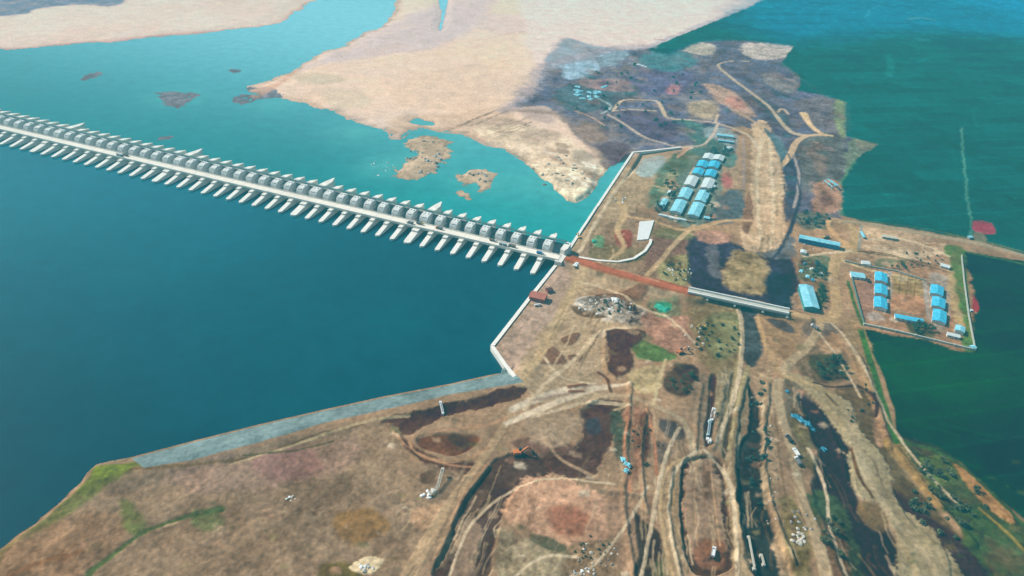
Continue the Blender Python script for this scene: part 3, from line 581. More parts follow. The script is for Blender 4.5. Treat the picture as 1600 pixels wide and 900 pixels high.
ST = [
 ([(130,905),(170,870),(230,828),(290,808),(345,795)],(10,8,6,8,12),(84,104,66),6,5,.4,-.6,None),
 ([(0,905),(60,880),(130,860)],(8,8,8),(130,100,74),6,6,.4,0,None),
 ([(206,735),(300,728),(400,712),(500,680),(570,665)],(8,5,5,5,4),(116,100,76),3,3,.35,0,None),
 ([(360,725),(440,702),(560,664),(640,650)],(3,4,5,4),(172,156,124),2,2,.2,0,None),
 ([(380,712),(450,705),(520,690)],3,(92,92,68),3,3,.3,0,None),
 ([(610,668),(640,700),(700,725),(760,728)],(3,3,4,4),(160,126,100),3,1.5,.15,0,None),
 ([(800,648),(762,706),(724,758),(690,808),(660,860),(636,905)],(12,13,15,18,21,24),(172,150,120),3,1.2,.12,.3,'dirt_road'),
 ([(640,690),(650,706),(690,720),(730,716),(762,700)],(5,5,6,5,5),(168,136,106),3,1,.15,0,'dirt_road'),
 ([(640,684),(700,672),(760,664),(790,655)],(5,6,7,8),(164,134,106),3,1,.15,0,'dirt_road'),
 ([(805,640),(830,628),(880,622),(950,618),(990,622),(1040,642),(1070,662),(1082,700),(1088,720)],(14,12,12,10,9,9,9,12,14),(168,152,126),4,1.5,.15,.2,'dirt_road'),
 ([(790,662),(830,645),(880,624),(940,606),(985,600)],(10,12,12,9,5),(204,192,168),5,2,.12,0,None),([(800,640),(850,618),(905,606),(950,606)],(12,16,12,6),(196,186,166),6,3,.12,0,None),
 ([(830,625),(900,612),(940,590),(938,580)],(7,7,6,4),(160,146,128),4,2,.12,0,None),
 ([(812,600),(840,560),(862,520),(885,470),(905,440),(915,425)],(16,16,14,14,12,10),(178,160,128),6,2,.12,0,'dirt_road'),
 ([(890,605),(915,601)],8,(112,88,76),3,2,.2,.6,None),([(890,612),(912,612)],6,(118,92,80),3,2,.2,.6,None),
 ([(935,582),(948,592),(955,612)],5,(98,76,64),3,2,.2,.5,None),
 ([(800,672),(850,690),(872,712),(900,730),(950,752),(970,758)],(4,5,5,6,7,6),(158,136,112),3,1.5,.15,0,'dirt_road'),
 ([(960,640),(990,628)],3,(170,150,120),3,2,.2,0,None),
 ([(985,640),(975,700),(985,770)],(3,3,3),(176,126,96),4,3,.3,0,None),
 ([(1010,640),(1022,690),(1025,740)],(4,4,5),(168,120,94),4,3,.3,0,None),
 ([(1070,715),(1045,730),(1033,760),(1034,820),(1050,905)],(4,5,5,5,6),(172,152,118),3,1.5,.15,0,'dirt_road'),
 ([(1060,722),(1052,790),(1068,860)],3,(162,140,108),3,2,.2,0,None),
 ([(1090,715),(1086,780),(1090,850)],2.5,(178,148,116),2.5,1,.15,0,None),([(1110,715),(1118,790),(1126,850)],2.5,(178,148,116),2.5,1,.15,0,None),
 ([(1100,720),(1102,790)],2.5,(128,104,84),2.5,1,.15,0,None),
 ([(1040,562),(1030,590),(1022,632)],(4,7,5),(186,172,136),3,2,.2,0,None),
 ([(1160,500),(1158,540),(1150,580),(1140,630),(1128,680)],(5,5,5,5,6),(150,140,106),3,1.5,.2,0,None),
 ([(1170,570),(1150,640),(1140,700)],(5,5,6),(154,146,112),3,2,.2,0,None),
 ([(1118,500),(1145,505),(1158,515)],3,(148,138,98),3,2,.2,0,None),
 ([(1282,508),(1262,542),(1228,572),(1216,606),(1222,650),(1240,712),(1254,780),(1276,840),(1294,910)],(12,13,14,14,13,13,14,17,20),(166,150,122),3,1.2,.12,.3,'dirt_road'),
 ([(1182,495),(1198,540),(1210,575),(1222,590)],(7,8,9,9),(160,138,106),3,1.5,.15,0,'dirt_road'),
 ([(1206,630),(1198,700),(1205,780),(1222,850),(1240,910)],(4,4,5,6,8),(172,148,116),3,2,.2,0,None),
 ([(1212,650),(1222,740),(1245,860)],3,(120,104,82),3,2,.3,0,None),
 ([(1225,588),(1262,600),(1300,616)],(9,10,10),(158,144,112),3,1.5,.15,0,None),
 ([(1300,520),(1330,560),(1352,610)],(4,4,4),(168,136,104),3,2,.2,0,None),
 ([(1270,598),(1300,604),(1340,604),(1366,622),(1368,650)],(4,4,5,5,5),(58,56,54),3,3,.3,0,None),
 ([(1345,515),(1368,590),(1396,680),(1398,690)],(9,9,9,8),(60,108,56),3,2,.3,0,None),
 ([(1400,688),(1450,700),(1500,726),(1560,782),(1620,840)],(6,6,5,5,6),(58,96,54),3,2,.3,0,None),
 ([(1530,795),(1570,830),(1620,880)],(4,5,5),(128,118,66),3,2,.3,0,None),
 ([(1330,700),(1340,740),(1362,778)],(3,5,4),(88,72,54),2,1.5,.2,0,None),
 ([(1290,616),(1308,634)],4,(92,86,70),2,1.5,.2,0,None),
 ([(1326,640),(1345,720),(1380,790),(1430,850),(1470,905)],(14,12,10,10,10),(162,150,122),6,3,.12,0,None),
 # loop road by the bridge end and compound
 ([(1232,489),(1268,498),(1296,497),(1308,484),(1305,455),(1302,425),(1310,402),(1330,385)],(9,10,14,16,14,14,17,18),(172,150,116),3,1.2,.12,.3,'dirt_road'),
 ([(1330,392),(1336,372),(1330,352)],(18,12,8),(168,148,114),3,1.5,.12,0,None),
 ([(1330,385),(1310,372),(1294,352),(1300,342),(1318,345)],(14,9,8,6,5),(186,156,118),3,1.5,.15,0,'dirt_road'),
 ([(1318,408),(1360,422),(1400,430),(1445,440)],(7,5,4,3),(196,176,136),3,1.5,.15,0,'dirt_road'),
 ([(1345,392),(1380,396),(1430,410),(1480,425)],3,(96,86,68),2,2,.3,0,None),
 ([(1389,425),(1391,455),(1385,485)],5,(150,146,138),3,1.5,.2,0,None),
 ([(1445,440),(1447,470),(1452,500)],5,(150,146,138),3,1.5,.2,0,None),
 ([(1400,484),(1450,500)],4,(142,134,112),3,1.5,.2,0,None),
 ([(1325,440),(1335,475),(1348,508)],5,(62,104,62),3,1.5,.3,0,None),
 # camp and yard tracks
 ([(1085,352),(1050,385),(1030,410),(1010,430)],(9,8,8,8),(176,156,124),3,1.5,.15,0,'dirt_road'),
 ([(980,338),(1020,345),(1060,358),(1090,356),(1130,345),(1175,345)],(8,8,8,12,8,7),(180,156,122),3,1.5,.15,0,'dirt_road'),
 ([(960,300),(975,330),(965,360),(975,385),(962,400)],(14,12,9,8,7),(176,156,122),5,2,.15,0,None),
 ([(1060,234),(1075,228),(1060,245)],(8,8,5),(186,160,134),3,2,.2,0,None),
 ([(985,290),(1010,288),(1045,295),(1060,290)],(4,4,5,5),(172,154,124),3,2,.2,0,None),
 ([(1085,260),(1062,310),(1055,345)],(3,3,4),(176,164,140),2,1,.2,0,None),
 ([(900,172),(925,182),(945,195)],(3,4,3),(176,150,132),3,2,.2,0,None),
 ([(950,178),(975,192),(1005,212),(1035,222),(1062,228),(1098,225),(1115,208),(1122,192)],(5,5,6,5,5,4,5,4),(176,166,154),2,1,.12,0,'dirt_road'),
 ([(958,172),(972,156),(1000,155),(1026,157),(1036,172),(1042,182),(1068,186),(1110,190),(1150,202),(1172,214),(1185,232)],(5,5,4,5,7,5,4,4,5,5,5),(186,172,150),2,1,.12,0,'dirt_road'),
 ([(958,172),(985,170),(1025,172)],3,(180,168,150),2,1,.12,0,None),
 ([(1118,190),(1122,178)],4,(186,170,150),2,1,.12,0,None),
 ([(1170,96),(1140,96),(1122,102),(1138,118),(1170,142),(1200,165),(1216,185),(1236,206),(1258,212)],(3,3,4,5,5,5,6,9,10),(176,164,144),2,1,.12,0,'dirt_road'),
 ([(1256,178),(1266,195),(1282,208),(1300,212)],(12,8,9,6),(206,180,142),2,1.5,.12,0,'dirt_road'),
 ([(1290,212),(1262,212),(1244,222),(1236,240),(1224,255),(1205,264)],(7,8,9,9,8,7),(186,164,136),2,1.2,.12,0,'dirt_road'),
 ([(1215,175),(1222,170),(1232,178)],4,(186,170,150),2,1,.2,0,None),
 ([(1240,242),(1248,272),(1246,300),(1240,325)],(4,4,4,4),(150,146,144),2,1.5,.2,0,None),
 ([(1160,215),(1163,240),(1162,300)],(3,4,4),(152,138,130),2,1.5,.2,0,None),
 ([(1150,172),(1170,185),(1190,198)],4,(172,150,128),3,2,.2,0,None),
 ([(1232,240),(1250,300),(1240,345),(1222,385),(1210,400)],(2,3,6,6,4),(52,72,88),3,2,.3,0,None),
 ([(940,176),(955,165),(930,150)],(4,4,3),(150,170,170),3,3,.3,0,None),
 ([(985,98),(1000,100),(1010,104)],(3,4,3),(190,205,210),2,1.5,.2,0,None),
 ([(915,72),(925,80),(935,84)],(3,4,3),(130,135,150),3,2,.2,0,None),
 ([(1022,60),(1040,62)],(5,5),(150,135,140),3,2,.2,0,None),
 ([(870,98),(900,94),(935,98)],(4,5,4),(150,155,165),4,3,.2,0,None),
 ([(1300,345),(1330,350)],4,(170,150,120),3,2,.2,0,None),
]
ST += [([(1398,432),(1440,439)],1.2,(104,92,66),1,.3,.1,0,None),([(1397,438),(1440,445)],1.2,(104,92,66),1,.3,.1,0,None),([(1396,444),(1440,451)],1.2,(104,92,66),1,.3,.1,0,None),([(1395,450),(1440,457)],1.2,(104,92,66),1,.3,.1,0,None),
 ([(1408,430),(1404,460)],1.2,(110,96,70),1,.3,.1,0,None),([(1420,432),(1416,462)],1.2,(110,96,70),1,.3,.1,0,None),([(1431,434),(1428,464)],1.2,(110,96,70),1,.3,.1,0,None),
 ([(1340,392),(1400,402),(1470,416)],2.5,(88,96,76),1.5,1.5,.3,0,None),([(1346,352),(1342,390)],4,(140,146,136),1.5,1,.2,0,None),([(1352,366),(1400,374),(1470,382)],2,(204,178,142),1.5,2,.2,0,None),
 ([(1506,393),(1550,402),(1600,413),(1850,480)],5,(66,112,70),2,1.5,.25,0,None),([(1345,344),(1480,364),(1600,394)],2.5,(78,110,84),1.5,1.5,.3,0,None),
 ([(1388,430),(1386,482),(1380,490)],1.2,(198,188,170),1,.3,.1,0,None),([(1460,440),(1468,500)],1.5,(120,116,104),1,.5,.2,0,None)]
for p, w_, c, s_, wa, mo, dz, zn in ST: S(p, w_, c, s_, wa, mo, dz=dz, zone=zn)
# speckle: spoil heaps, weeds and scrapes over the works ground
SP = [((600,640),(1000,900),60),((1000,500),(1220,900),60),((1240,520),(1420,760),34),((900,400),(1080,600),30),((1250,340),(1500,520),34),((1020,240),(1180,360),26),((20,740),(640,900),70),((1420,700),(1600,890),24)]
for (a, b), (c_, d_), n in [(s[0], s[1], s[2]) for s in SP]:
    for k in range(n):
        x0 = random.uniform(a, c_); y0 = random.uniform(b, d_); d = random.uniform(3, 14)
        if a == 20 and y0 < 760 + (300 - x0) * .33 and x0 < 400: continue
        if a == 1240 and x0 > 1330 + max(0, y0 - 560) * .25: continue
        if a == 1250 and y0 < 352 + (x0 - 1330) * .2: continue
        if a == 600 and (y0 < 650 or x0 < 1250 - y0): continue
        if a == 900 and x0 < 900 + (500 - y0) * .3: continue
        base = random.choice([(178, 156, 128), (104, 84, 68), (120, 116, 80), (168, 124, 96), (196, 184, 160), (88, 92, 70)]) if a != 20 else random.choice([(158, 134, 106), (120, 112, 70), (112, 92, 70), (166, 128, 100), (104, 108, 68)])
        if a == 1420: base = random.choice([(74, 108, 62), (44, 62, 50), (116, 108, 66), (60, 88, 60)])
        P([(x0, y0), (x0 + d, y0 + d * .1), (x0 + d * 1.1, y0 + d * .6), (x0 + d * .1, y0 + d * .5)], base, 3 + d * .2, 5, .4, a=random.uniform(.35, .75), dz=random.uniform(-.3, .5))
PALE = (200, 186, 158)
for p, w_, dz_ in [([(1000,905),(1014,840),(1028,762),(1044,704),(1062,668)],5,.3),([(1062,905),(1046,822),(1052,742),(1090,702)],4,0),([(1152,905),(1150,822),(1136,742),(1100,702)],5,.5),
        ([(1120,690),(1140,640),(1156,580),(1160,520),(1154,482)],6,.5),([(880,905),(932,880),(990,802),(1012,760)],4,0),
        ([(834,650),(872,640),(930,628),(985,634)],6,0),([(820,640),(850,600),(900,560),(935,520),(985,512)],6,0),([(800,905),(830,880),(860,868),(900,870)],4,0),
        ([(700,905),(716,860),(742,812),(790,770),(860,748),(960,756)],4,0),([(905,440),(960,456),(1000,480),(1050,500),(1090,540)],4,0),([(850,560),(880,590),(930,600)],4,0),
        ([(1300,505),(1330,540),(1362,600),(1390,660),(1440,730),(1500,790)],4,.3),([(1280,520),(1310,560),(1345,620)],3,0),([(1325,900),(1300,830),(1290,760),(1262,700)],4,0),
        ([(905,395),(930,350),(960,300),(992,262)],5,0),([(1190,380),(1182,300),(1190,215)],5,0),([(1206,380),(1208,300),(1202,215)],4,0),([(1255,400),(1290,396),(1330,392)],5,0),
        ([(1350,375),(1400,372),(1450,385),(1482,400)],4,0),([(1455,410),(1400,396),(1350,384)],3,0)]:
    S(p, w_ * 1.15, PALE, 2.2, 2.4, .18, dz=dz_, a=.78)
for p, w_, dz_ in [([(1165,590),(1150,660),(1146,740),(1168,860),(1180,910)],9,2.2),([(1200,600),(1192,700),(1206,790),(1240,880)],8,2.0),([(1132,600),(1122,660),(1112,700)],7,1.6),([(1096,600),(1090,650),(1085,700)],6,1.4),
        ([(1010,640),(1000,720),(1010,800)],6,1.6),([(985,600),(978,700),(975,800),(990,900)],7,1.6),([(1050,730),(1044,800),(1060,900)],7,1.5),([(1400,700),(1450,770),(1520,850)],10,2),([(1345,560),(1372,640),(1390,700)],8,1.8),
        ([(1280,640),(1310,700),(1335,780)],6,1.5),([(880,750),(940,765),(1000,775)],8,1.4),([(760,730),(720,790),(680,880)],7,1.6),([(600,655),(700,630),(812,600)],7,1.5),([(610,664),(660,722),(740,748)],6,1.4),([(905,640),(935,625),(975,630)],6,1.2),
        ([(1255,640),(1275,700),(1290,760)],6,1.4),([(900,470),(960,462),(1010,478)],8,1.3),([(948,520),(944,570),(960,592)],6,1.2)]:
    S(p, w_, None, 6, 4, dz=dz_)
# wheel tracks and scraper marks
for (a, b), (c_, d_), n, dx in [((620, 690), (1000, 890), 46, -.45), ((960, 600), (1100, 890), 46, .02), ((1100, 560), (1240, 890), 50, .12), ((1230, 600), (1440, 890), 40, .45), ((850, 440), (1000, 640), 12, -.5), ((1345, 365), (1425, 430), 14, 3.5), ((1170, 210), (1225, 380), 22, .05), ((920, 300), (1000, 400), 16, -.2)]:
    for k in range(n):
        x0 = random.uniform(a, c_); y0 = random.uniform(b, d_)
        if a == 620 and x0 < 1180 - y0 * .8 + 60: continue
        if x0 > 1330 + max(0, y0 - 600) * .35 and b > 500: continue
        L_ = random.uniform(12, 70) * (.5 if b < 400 else 1); w0 = random.uniform(1.0, 2.6); j = random.uniform(-.12, .12); dd_ = (dx + j)
        if dx > 1: p = [(x0, y0), (x0 + L_ * .5, y0 + L_ * .5 / dd_), (x0 + L_, y0 + L_ / dd_ + 1)]
        else: p = [(x0, y0), (x0 + dd_ * L_ * .5 + random.uniform(-3, 3), y0 + L_ * .5), (x0 + dd_ * L_, y0 + L_)]
        c = random.choice([(188, 170, 138), (110, 94, 74), (178, 160, 128), (124, 112, 88), (198, 182, 152), (90, 84, 70)]); p[1] = (p[1][0] + random.uniform(-6, 6), p[1][1]) if dx < 1 else p[1]
        S(p, w0 * 1.4, c, 2.2, 3.5, .3, a=random.uniform(.3, .6))
        if random.random() < .35: S([(q[0] + w0 * 2.6, q[1]) for q in p], w0, c, 2.0, 3.5, .3, a=.35)
# overall grain of bare earth, grass tufts and dry patches
ng = ~np.isin(ZONE, [i for i, n_ in enumerate(ZNAMES) if n_ in ('crop_field', 'sandbank')]) & (sd1 > 0)
COL = np.where(ng[:, None], COL * np.array([.99, 1.03, 1.02]) * (1.04 + .06 * sstep((Y - 420) / 400))[:, None], COL); k_ = (1 + .42 * NE + .5 * NF + .28 * NA)[:, None]; COL = np.where(ng[:, None], COL * k_, COL)
warmth = ((NB * .5 + NA * .3) * (1 - .85 * sstep((Y - 850) / 250)))[:, None]; COL = np.where(ng[:, None], COL * (1 + warmth * np.array([.28, -.04, -.32])), COL)
sdm = (ZONE == zz) | (sandy > .5); COL = np.where((sdm & ~ng)[:, None], COL * (1 + .10 * NE + .12 * NF + .12 * NA)[:, None], COL)
# crop parcels
th = R(14); pu = (X * math.cos(th) + Y * math.sin(th)); pv_ = (-X * math.sin(th) + Y * math.cos(th)); pr_ = np.floor(pv_ / 34).astype(int); pc = np.floor((pu + (pr_ * 37 % 90)) / 88).astype(int)
par = TAB[pr_ & 255, pc & 255] - .5; fr = (pv_ / 34) % 1; bund = np.exp(-(np.minimum(fr, 1 - fr) / .045) ** 2)
fm = np.isin(ZONE, [i for i, n_ in enumerate(ZNAMES) if n_ == 'crop_field'])
COL = np.where(fm[:, None], COL * (1 + .27 * par + .30 * bund * (NB > -.12) + .08 * NE + .10 * NA + .22 * NB + .20 * NF)[:, None], COL)
# rip-rap embankment face
P([(205,714),(300,689),(400,664),(500,641),(600,619),(700,600),(780,582),(790,574),(818,602),(760,612),(700,622),(620,641),(560,654),(500,668),(400,698),(300,724),(225,736)], (120, 148, 150), 1.5, .6, .35, zone='stone_embankment', sm=False, z=2.5, edge=0)
# height of the embankment: from the water's edge up to the crest
e0 = np.array([tuple(G(a, b, 0.0))[:2] for a, b in emb[:7]]); dd = np.full(N, 1e9)
for i in range(6):
    d, _ = seg_d(X, Y, e0[i], e0[i + 1]); dd = np.minimum(dd, np.sqrt(d))
near = (dd < 40) & (sd1 > 0) & (wd_ > 8)
HGT = np.where(near, np.minimum(HGT + 0.0, 30) * 0 + np.clip(dd * .30, 0, 6.0) * sstep((40 - dd) / 14) + HGT * (1 - sstep((40 - dd) / 14)), HGT)
# red embankment road from barrage to bridge
S([(884,402),(960,425),(1040,446),(1086,459)], (30, 32, 34, 36), None, 12, 1, zs=8.6, z=8.6, sm=False)
S([(884,403),(960,426),(1040,447),(1080,457)], (24, 26, 28, 28), (150, 104, 80), 4, 3, .35, z=7, sm=False)
S([(884,401),(960,424),(1040,445),(1082,457)], (11, 12, 13, 12), (178, 112, 88), 2, .8, .18, z=8.6, zone='red_earth_road', sm=False)
S([(940,412),(990,428),(1030,440)], (3, 3, 3), (202, 170, 140), 2, 1.5, .2, z=8.6, a=.7)
S([(1225,486),(1240,490),(1262,496)], (22, 22, 18), None, 10, 1, zs=7.6, z=7.6, sm=False)
S([(1226,487),(1262,496),(1302,497)], (11,12,14), (176,156,120), 2, .8, .12, z=7.0, zone='dirt_road', sm=False)
# paved-looking road past the compound to the right
S([(1318,346),(1345,348),(1400,358),(1480,372),(1540,384),(1600,400),(1850,470)], (9, 9, 10, 10, 10, 10, 12), (160, 152, 128), 2, .8, .12, dz=.5, zone='gravel_road')
S([(1480,366),(1540,378),(1600,394),(1850,464)], 3, (108, 120, 84), 2, 1, .2)
# small relief
HGT += np.where(SHORE > 4, (NM * 1.6 + NE * 1.2) * np.clip(1 - sandy, .35, 1) + NS * .35, 0) * (wd_ > 10)
FIELDS = np.isin(ZONE, [i for i, n_ in enumerate(ZNAMES) if n_ == 'crop_field'])
HGT = np.where(FIELDS, 4.2 + NB * .5 + NS * .3, HGT)
# wet margin of the sand and mud
wet = np.clip(1 - HGT / .5, 0, 1) * (wd_ > 12) * (dd > 45)
COL *= (1 - .35 * wet)[:, None]
# remove the air's veil from the colours read off the photograph, and the light's gain
T = np.exp(-HAZE_D * DIST)[:, None]
ALB = (np.clip(COL, 0, 1) - HAZE_L[None, :] * (1 - T)) / T / GAIN[None, :]
ALB = np.clip(ALB, .003, .85)

def ground_material():
    m = bpy.data.materials.new('earth'); m.use_nodes = True; n = m.node_tree.nodes; l = m.node_tree.links; p = n['Principled BSDF']
    p.inputs['Roughness'].default_value = .95; p.inputs['Specular IOR Level'].default_value = .08
    at = n.new('ShaderNodeAttribute'); at.attribute_name = 'soil'
    geo = n.new('ShaderNodeNewGeometry')
    def nz(scale, det, rough):
        t = n.new('ShaderNodeTexNoise'); t.inputs['Scale'].default_value = scale; t.inputs['Detail'].default_value = det; t.inputs['Roughness'].default_value = rough
        l.new(geo.outputs['Position'], t.inputs['Vector']); return t
    a = nz(.28, 6, .72); b = nz(.045, 5, .6)
    def mr(o, lo, hi, f0=.25, f1=.75):
        t = n.new('ShaderNodeMapRange'); t.inputs[1].default_value = f0; t.inputs[2].default_value = f1; t.inputs[3].default_value = lo; t.inputs[4].default_value = hi; l.new(o, t.inputs[0]); return t
    ma = mr(a.outputs[0], .68, 1.32); mb = mr(b.outputs[0], .88, 1.12)
    mu = n.new('ShaderNodeMath'); mu.operation = 'MULTIPLY'; l.new(ma.outputs[0], mu.inputs[0]); l.new(mb.outputs[0], mu.inputs[1])
    vm = n.new('ShaderNodeVectorMath'); vm.operation = 'SCALE'; l.new(at.outputs['Color'], vm.inputs[0]); l.new(mu.outputs[0], vm.inputs['Scale'])
    l.new(vm.outputs[0], p.inputs['Base Color'])
    bp = n.new('ShaderNodeBump'); bp.inputs['Strength'].default_value = .5; bp.inputs['Distance'].default_value = .8
    l.new(a.outputs[0], bp.inputs['Height']); l.new(bp.outputs[0], p.inputs['Normal'])
    return m
EARTH = ground_material()
def grid_object(name, mask, verts, colour, material, nr, nc, kind='structure'):
    vid = (np.arange(nr - 1)[:, None] * nc + np.arange(nc - 1)[None, :]).ravel()[mask]
    quads = np.stack([vid, vid + 1, vid + nc + 1, vid + nc], 1)
    used, inv = np.unique(quads, return_inverse=True); inv = inv.reshape(-1)
    me = bpy.data.meshes.new(name)
    me.vertices.add(used.size); me.vertices.foreach_set('co', verts[used].astype(np.float32).ravel())
    nq = quads.shape[0]
    me.loops.add(nq * 4); me.loops.foreach_set('vertex_index', inv.astype(np.int32))
    me.polygons.add(nq); me.polygons.foreach_set('loop_start', np.arange(0, nq * 4, 4, dtype=np.int32)); me.polygons.foreach_set('loop_total', np.full(nq, 4, np.int32))
    me.update(calc_edges=True); me.polygons.foreach_set('use_smooth', np.ones(nq, bool))
    if colour is not None:
        ca = me.color_attributes.new('soil', 'FLOAT_COLOR', 'POINT')
        ca.data.foreach_set('color', np.concatenate([colour[used], np.ones((used.size, 1))], 1).astype(np.float32).ravel())
    me.materials.append(material); me.validate()
    o = bpy.data.objects.new(name, me); col.objects.link(o); o['kind'] = kind
    return o
VV = np.stack([X, Y, HGT], 1)
zc = ZONE.reshape(NR, NC)[:-1, :-1].ravel()
names = {}
for i, n_ in enumerate(ZNAMES):
    if n_ == 'ground': zc[zc == i] = 0
for i in np.unique(zc):
    grid_object(ZNAMES[i], zc == i, VV, ALB, EARTH, NR, NC)
def ground_z(x, y):
    r = int(np.clip(np.searchsorted(Yr, y), 1, NR - 1)); r = r if abs(Yr[r] - y) < abs(Yr[r - 1] - y) else r - 1
    c = int(np.argmin(np.abs(XX[r] - x))); return float(HGT[r * NC + c])
def at(px, py, z=4.0):
    p = G(px, py, z); return Vector((p.x, p.y, ground_z(p.x, p.y)))

# ------------------------------------------------------------------ water
wr, wc = 400, 460
wyy = np.concatenate([[-3000, -500], 411 * np.tan(np.linspace(R(20), R(80), wr - 8)), np.linspace(3000, 9000, 6)]); wyy.sort()
wxx = np.concatenate([[-9000, -4500], np.linspace(-2200, 900, wc - 4), [2500, 9000]])
WX, WY = np.meshgrid(wxx, wyy); wX, wY = WX.ravel(), WY.ravel()
wd = np.sqrt(wX ** 2 + wY ** 2 + CH ** 2)
WC = np.zeros((wX.size, 3)); wn = fbm(wX / 120, wY / 120, 3, 5)
deep = np.array((.0, .026, .042)); shallow_glare = np.array((.01, .26, .25))  # turquoise of the shallows, also used to paint sky glare over far water
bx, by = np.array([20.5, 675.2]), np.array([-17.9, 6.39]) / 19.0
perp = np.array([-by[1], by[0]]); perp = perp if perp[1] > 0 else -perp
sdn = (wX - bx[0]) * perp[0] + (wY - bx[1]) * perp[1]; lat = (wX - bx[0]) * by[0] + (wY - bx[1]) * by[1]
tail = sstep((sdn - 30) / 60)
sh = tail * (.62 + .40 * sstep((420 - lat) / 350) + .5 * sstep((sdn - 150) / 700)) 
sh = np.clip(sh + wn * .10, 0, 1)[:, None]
WC = deep * (1 - sh) + shallow_glare * sh
uq = ((1 - tail) * np.clip(sstep((sdn + 600) / 620) * .62 * (.35 + .65 * sstep(lat / 650)) + wn * .12, 0, 1))[:, None]; WC = WC * (1 - uq) + np.array((.005, .17, .225)) * uq  # reservoir lightens away from the camera: sky reflection put into its colour
far_glare = (sstep((sdn - 20) / 1000) * .95)[:, None]; WC = WC * (1 - far_glare) + np.array((.30, .66, .74)) * far_glare  # far water fades pale: sky glare and haze painted into the base colour
for (a, b), rr in [((660, 248), 55), ((748, 284), 40), ((600, 262), 35), ((276, 153), 45), ((650, 190), 40), ((720, 215), 45), ((860, 285), 60), ((560, 205), 50), ((430, 160), 45)]:
    g_ = G(a, b, 0); q_ = np.exp(-((wX - g_.x) ** 2 + (wY - g_.y) ** 2) / rr ** 2)[:, None] * .5; WC = WC * (1 - q_) + np.array((.10, .40, .36)) * q_
def water_material():
    m = bpy.data.materials.new('river_water'); m.use_nodes = True; n = m.node_tree.nodes; l = m.node_tree.links; p = n['Principled BSDF']
    p.inputs['Roughness'].default_value = .10; p.inputs['IOR'].default_value = 1.33; p.inputs['Specular IOR Level'].default_value = .35
    a = n.new('ShaderNodeAttribute'); a.attribute_name = 'soil'; geo = n.new('ShaderNodeNewGeometry')
    t = n.new('ShaderNodeTexNoise'); t.inputs['Scale'].default_value = .05; t.inputs['Detail'].default_value = 7; t.inputs['Roughness'].default_value = .7; l.new(geo.outputs['Position'], t.inputs['Vector'])
    mr = n.new('ShaderNodeMapRange'); mr.inputs[1].default_value = .3; mr.inputs[2].default_value = .7; mr.inputs[3].default_value = .85; mr.inputs[4].default_value = 1.15; l.new(t.outputs[0], mr.inputs[0])
    vm = n.new('ShaderNodeVectorMath'); vm.operation = 'SCALE'; l.new(a.outputs['Color'], vm.inputs[0]); l.new(mr.outputs[0], vm.inputs['Scale']); l.new(vm.outputs[0], p.inputs['Base Color'])
    t2 = n.new('ShaderNodeTexNoise'); t2.inputs['Scale'].default_value = .35; t2.inputs['Detail'].default_value = 5; l.new(geo.outputs['Position'], t2.inputs['Vector'])
    bp = n.new('ShaderNodeBump'); bp.inputs['Strength'].default_value = .2; bp.inputs['Distance'].default_value = .2; l.new(t2.outputs[0], bp.inputs['Height']); l.new(bp.outputs[0], p.inputs['Normal'])
    return m
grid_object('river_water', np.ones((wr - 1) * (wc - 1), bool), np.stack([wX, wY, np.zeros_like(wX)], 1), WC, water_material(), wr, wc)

# ------------------------------------------------------------------ barrage
BO = Vector((20.48, 675.14, 0)); BD = Vector((-17.898, 6.389, 0)).normalized(); BP = Vector((0.3362, 0.9418, 0)).normalized(); STEP = 19.005
brz = math.atan2(BP.y, BP.x)                           # local x runs upstream-to-downstream along a pier, local y to the barrage's left end (as BD)
bar = empty('barrage', (BO.x, BO.y, 0), brz)
tag(bar, 'long pale concrete barrage with many gates crossing the wide river', 'barrage')
def L(s, t, z): return (s, t, z)                       # barrage-local point
NP = 48
WIDE = {8, 16, 27, 38}
DZ0 = 7.6; DZ = 9.2
def pier_meshes(w_, wide):
    h = w_ / 2
    body = MB()
    # stem under the road deck
    body.prism([(21, -h), (42, -h), (42, h), (21, h)], -4, DZ0)
    # high block behind the deck, rounded shoulder towards the road
    hw_ = h * (1.5 if not wide else 1.25)
    def extr(mb, prof, half):
        n = len(prof); vs = [(x, hf, z) for (x, z), hf in zip(prof, half)] + [(x, -hf, z) for (x, z), hf in zip(prof, half)]
        mb.add(vs, [tuple(range(n))[::-1], tuple(range(n, 2 * n))] + [(i, (i + 1) % n, n + (i + 1) % n, n + i) for i in range(n)])
    block = MB(); prof = [(42.01, -4), (42.01, 9.5), (43.2, 12.4), (45.5, 14.5), (49, 15.4), (60, 15.4), (60, -4)]
    extr(block, prof, [hw_] * 7)
    for yy in (-hw_ * .45, hw_ * .45): block.box((52, yy, 15.8), (2.6, 1.1, .8))
    block.box((44.6, 0, 13.9), (1.4, hw_ * 1.1, 1.0))
    nose = MB(); e1 = 72 if not wide else 80; e2 = 82 if not wide else 92
    extr(nose, [(60.01, -4), (60.01, 15.0), (e1, 13.4), (e2, 11.2 if not wide else 13.5), (e2, -4), (e1, -4)], [hw_ * .95, hw_ * .95, hw_ * .8, hw_ * .1, hw_ * .1, hw_ * .8])
    tail = MB()
    m_ = 7; arc = [(2.6 - math.sin(a) * 2.6 * 1.0, math.cos(a) * h) for a in np.linspace(0, math.pi, m_)]
    pl = [(21, -h)] ; pts = [(21, h)] + arc + [(21, -h)]
    zt = [5.6] + [2.3] * m_ + [5.6]
    tail.prism(pts, -4, zt)
    return body, tail, block, nose
pb, pt, pk, pn = pier_meshes(5.5, False); wb, wt, wk, wn_ = pier_meshes(8.2, True)
BLOCKM = mat('weathered_concrete', (.72, .71, .67), .85, .12, .14, stain=.5)
def mesh_of(mb, name, m):
    o = mb.build(name, m); me = o.data; bpy.data.objects.remove(o); return me
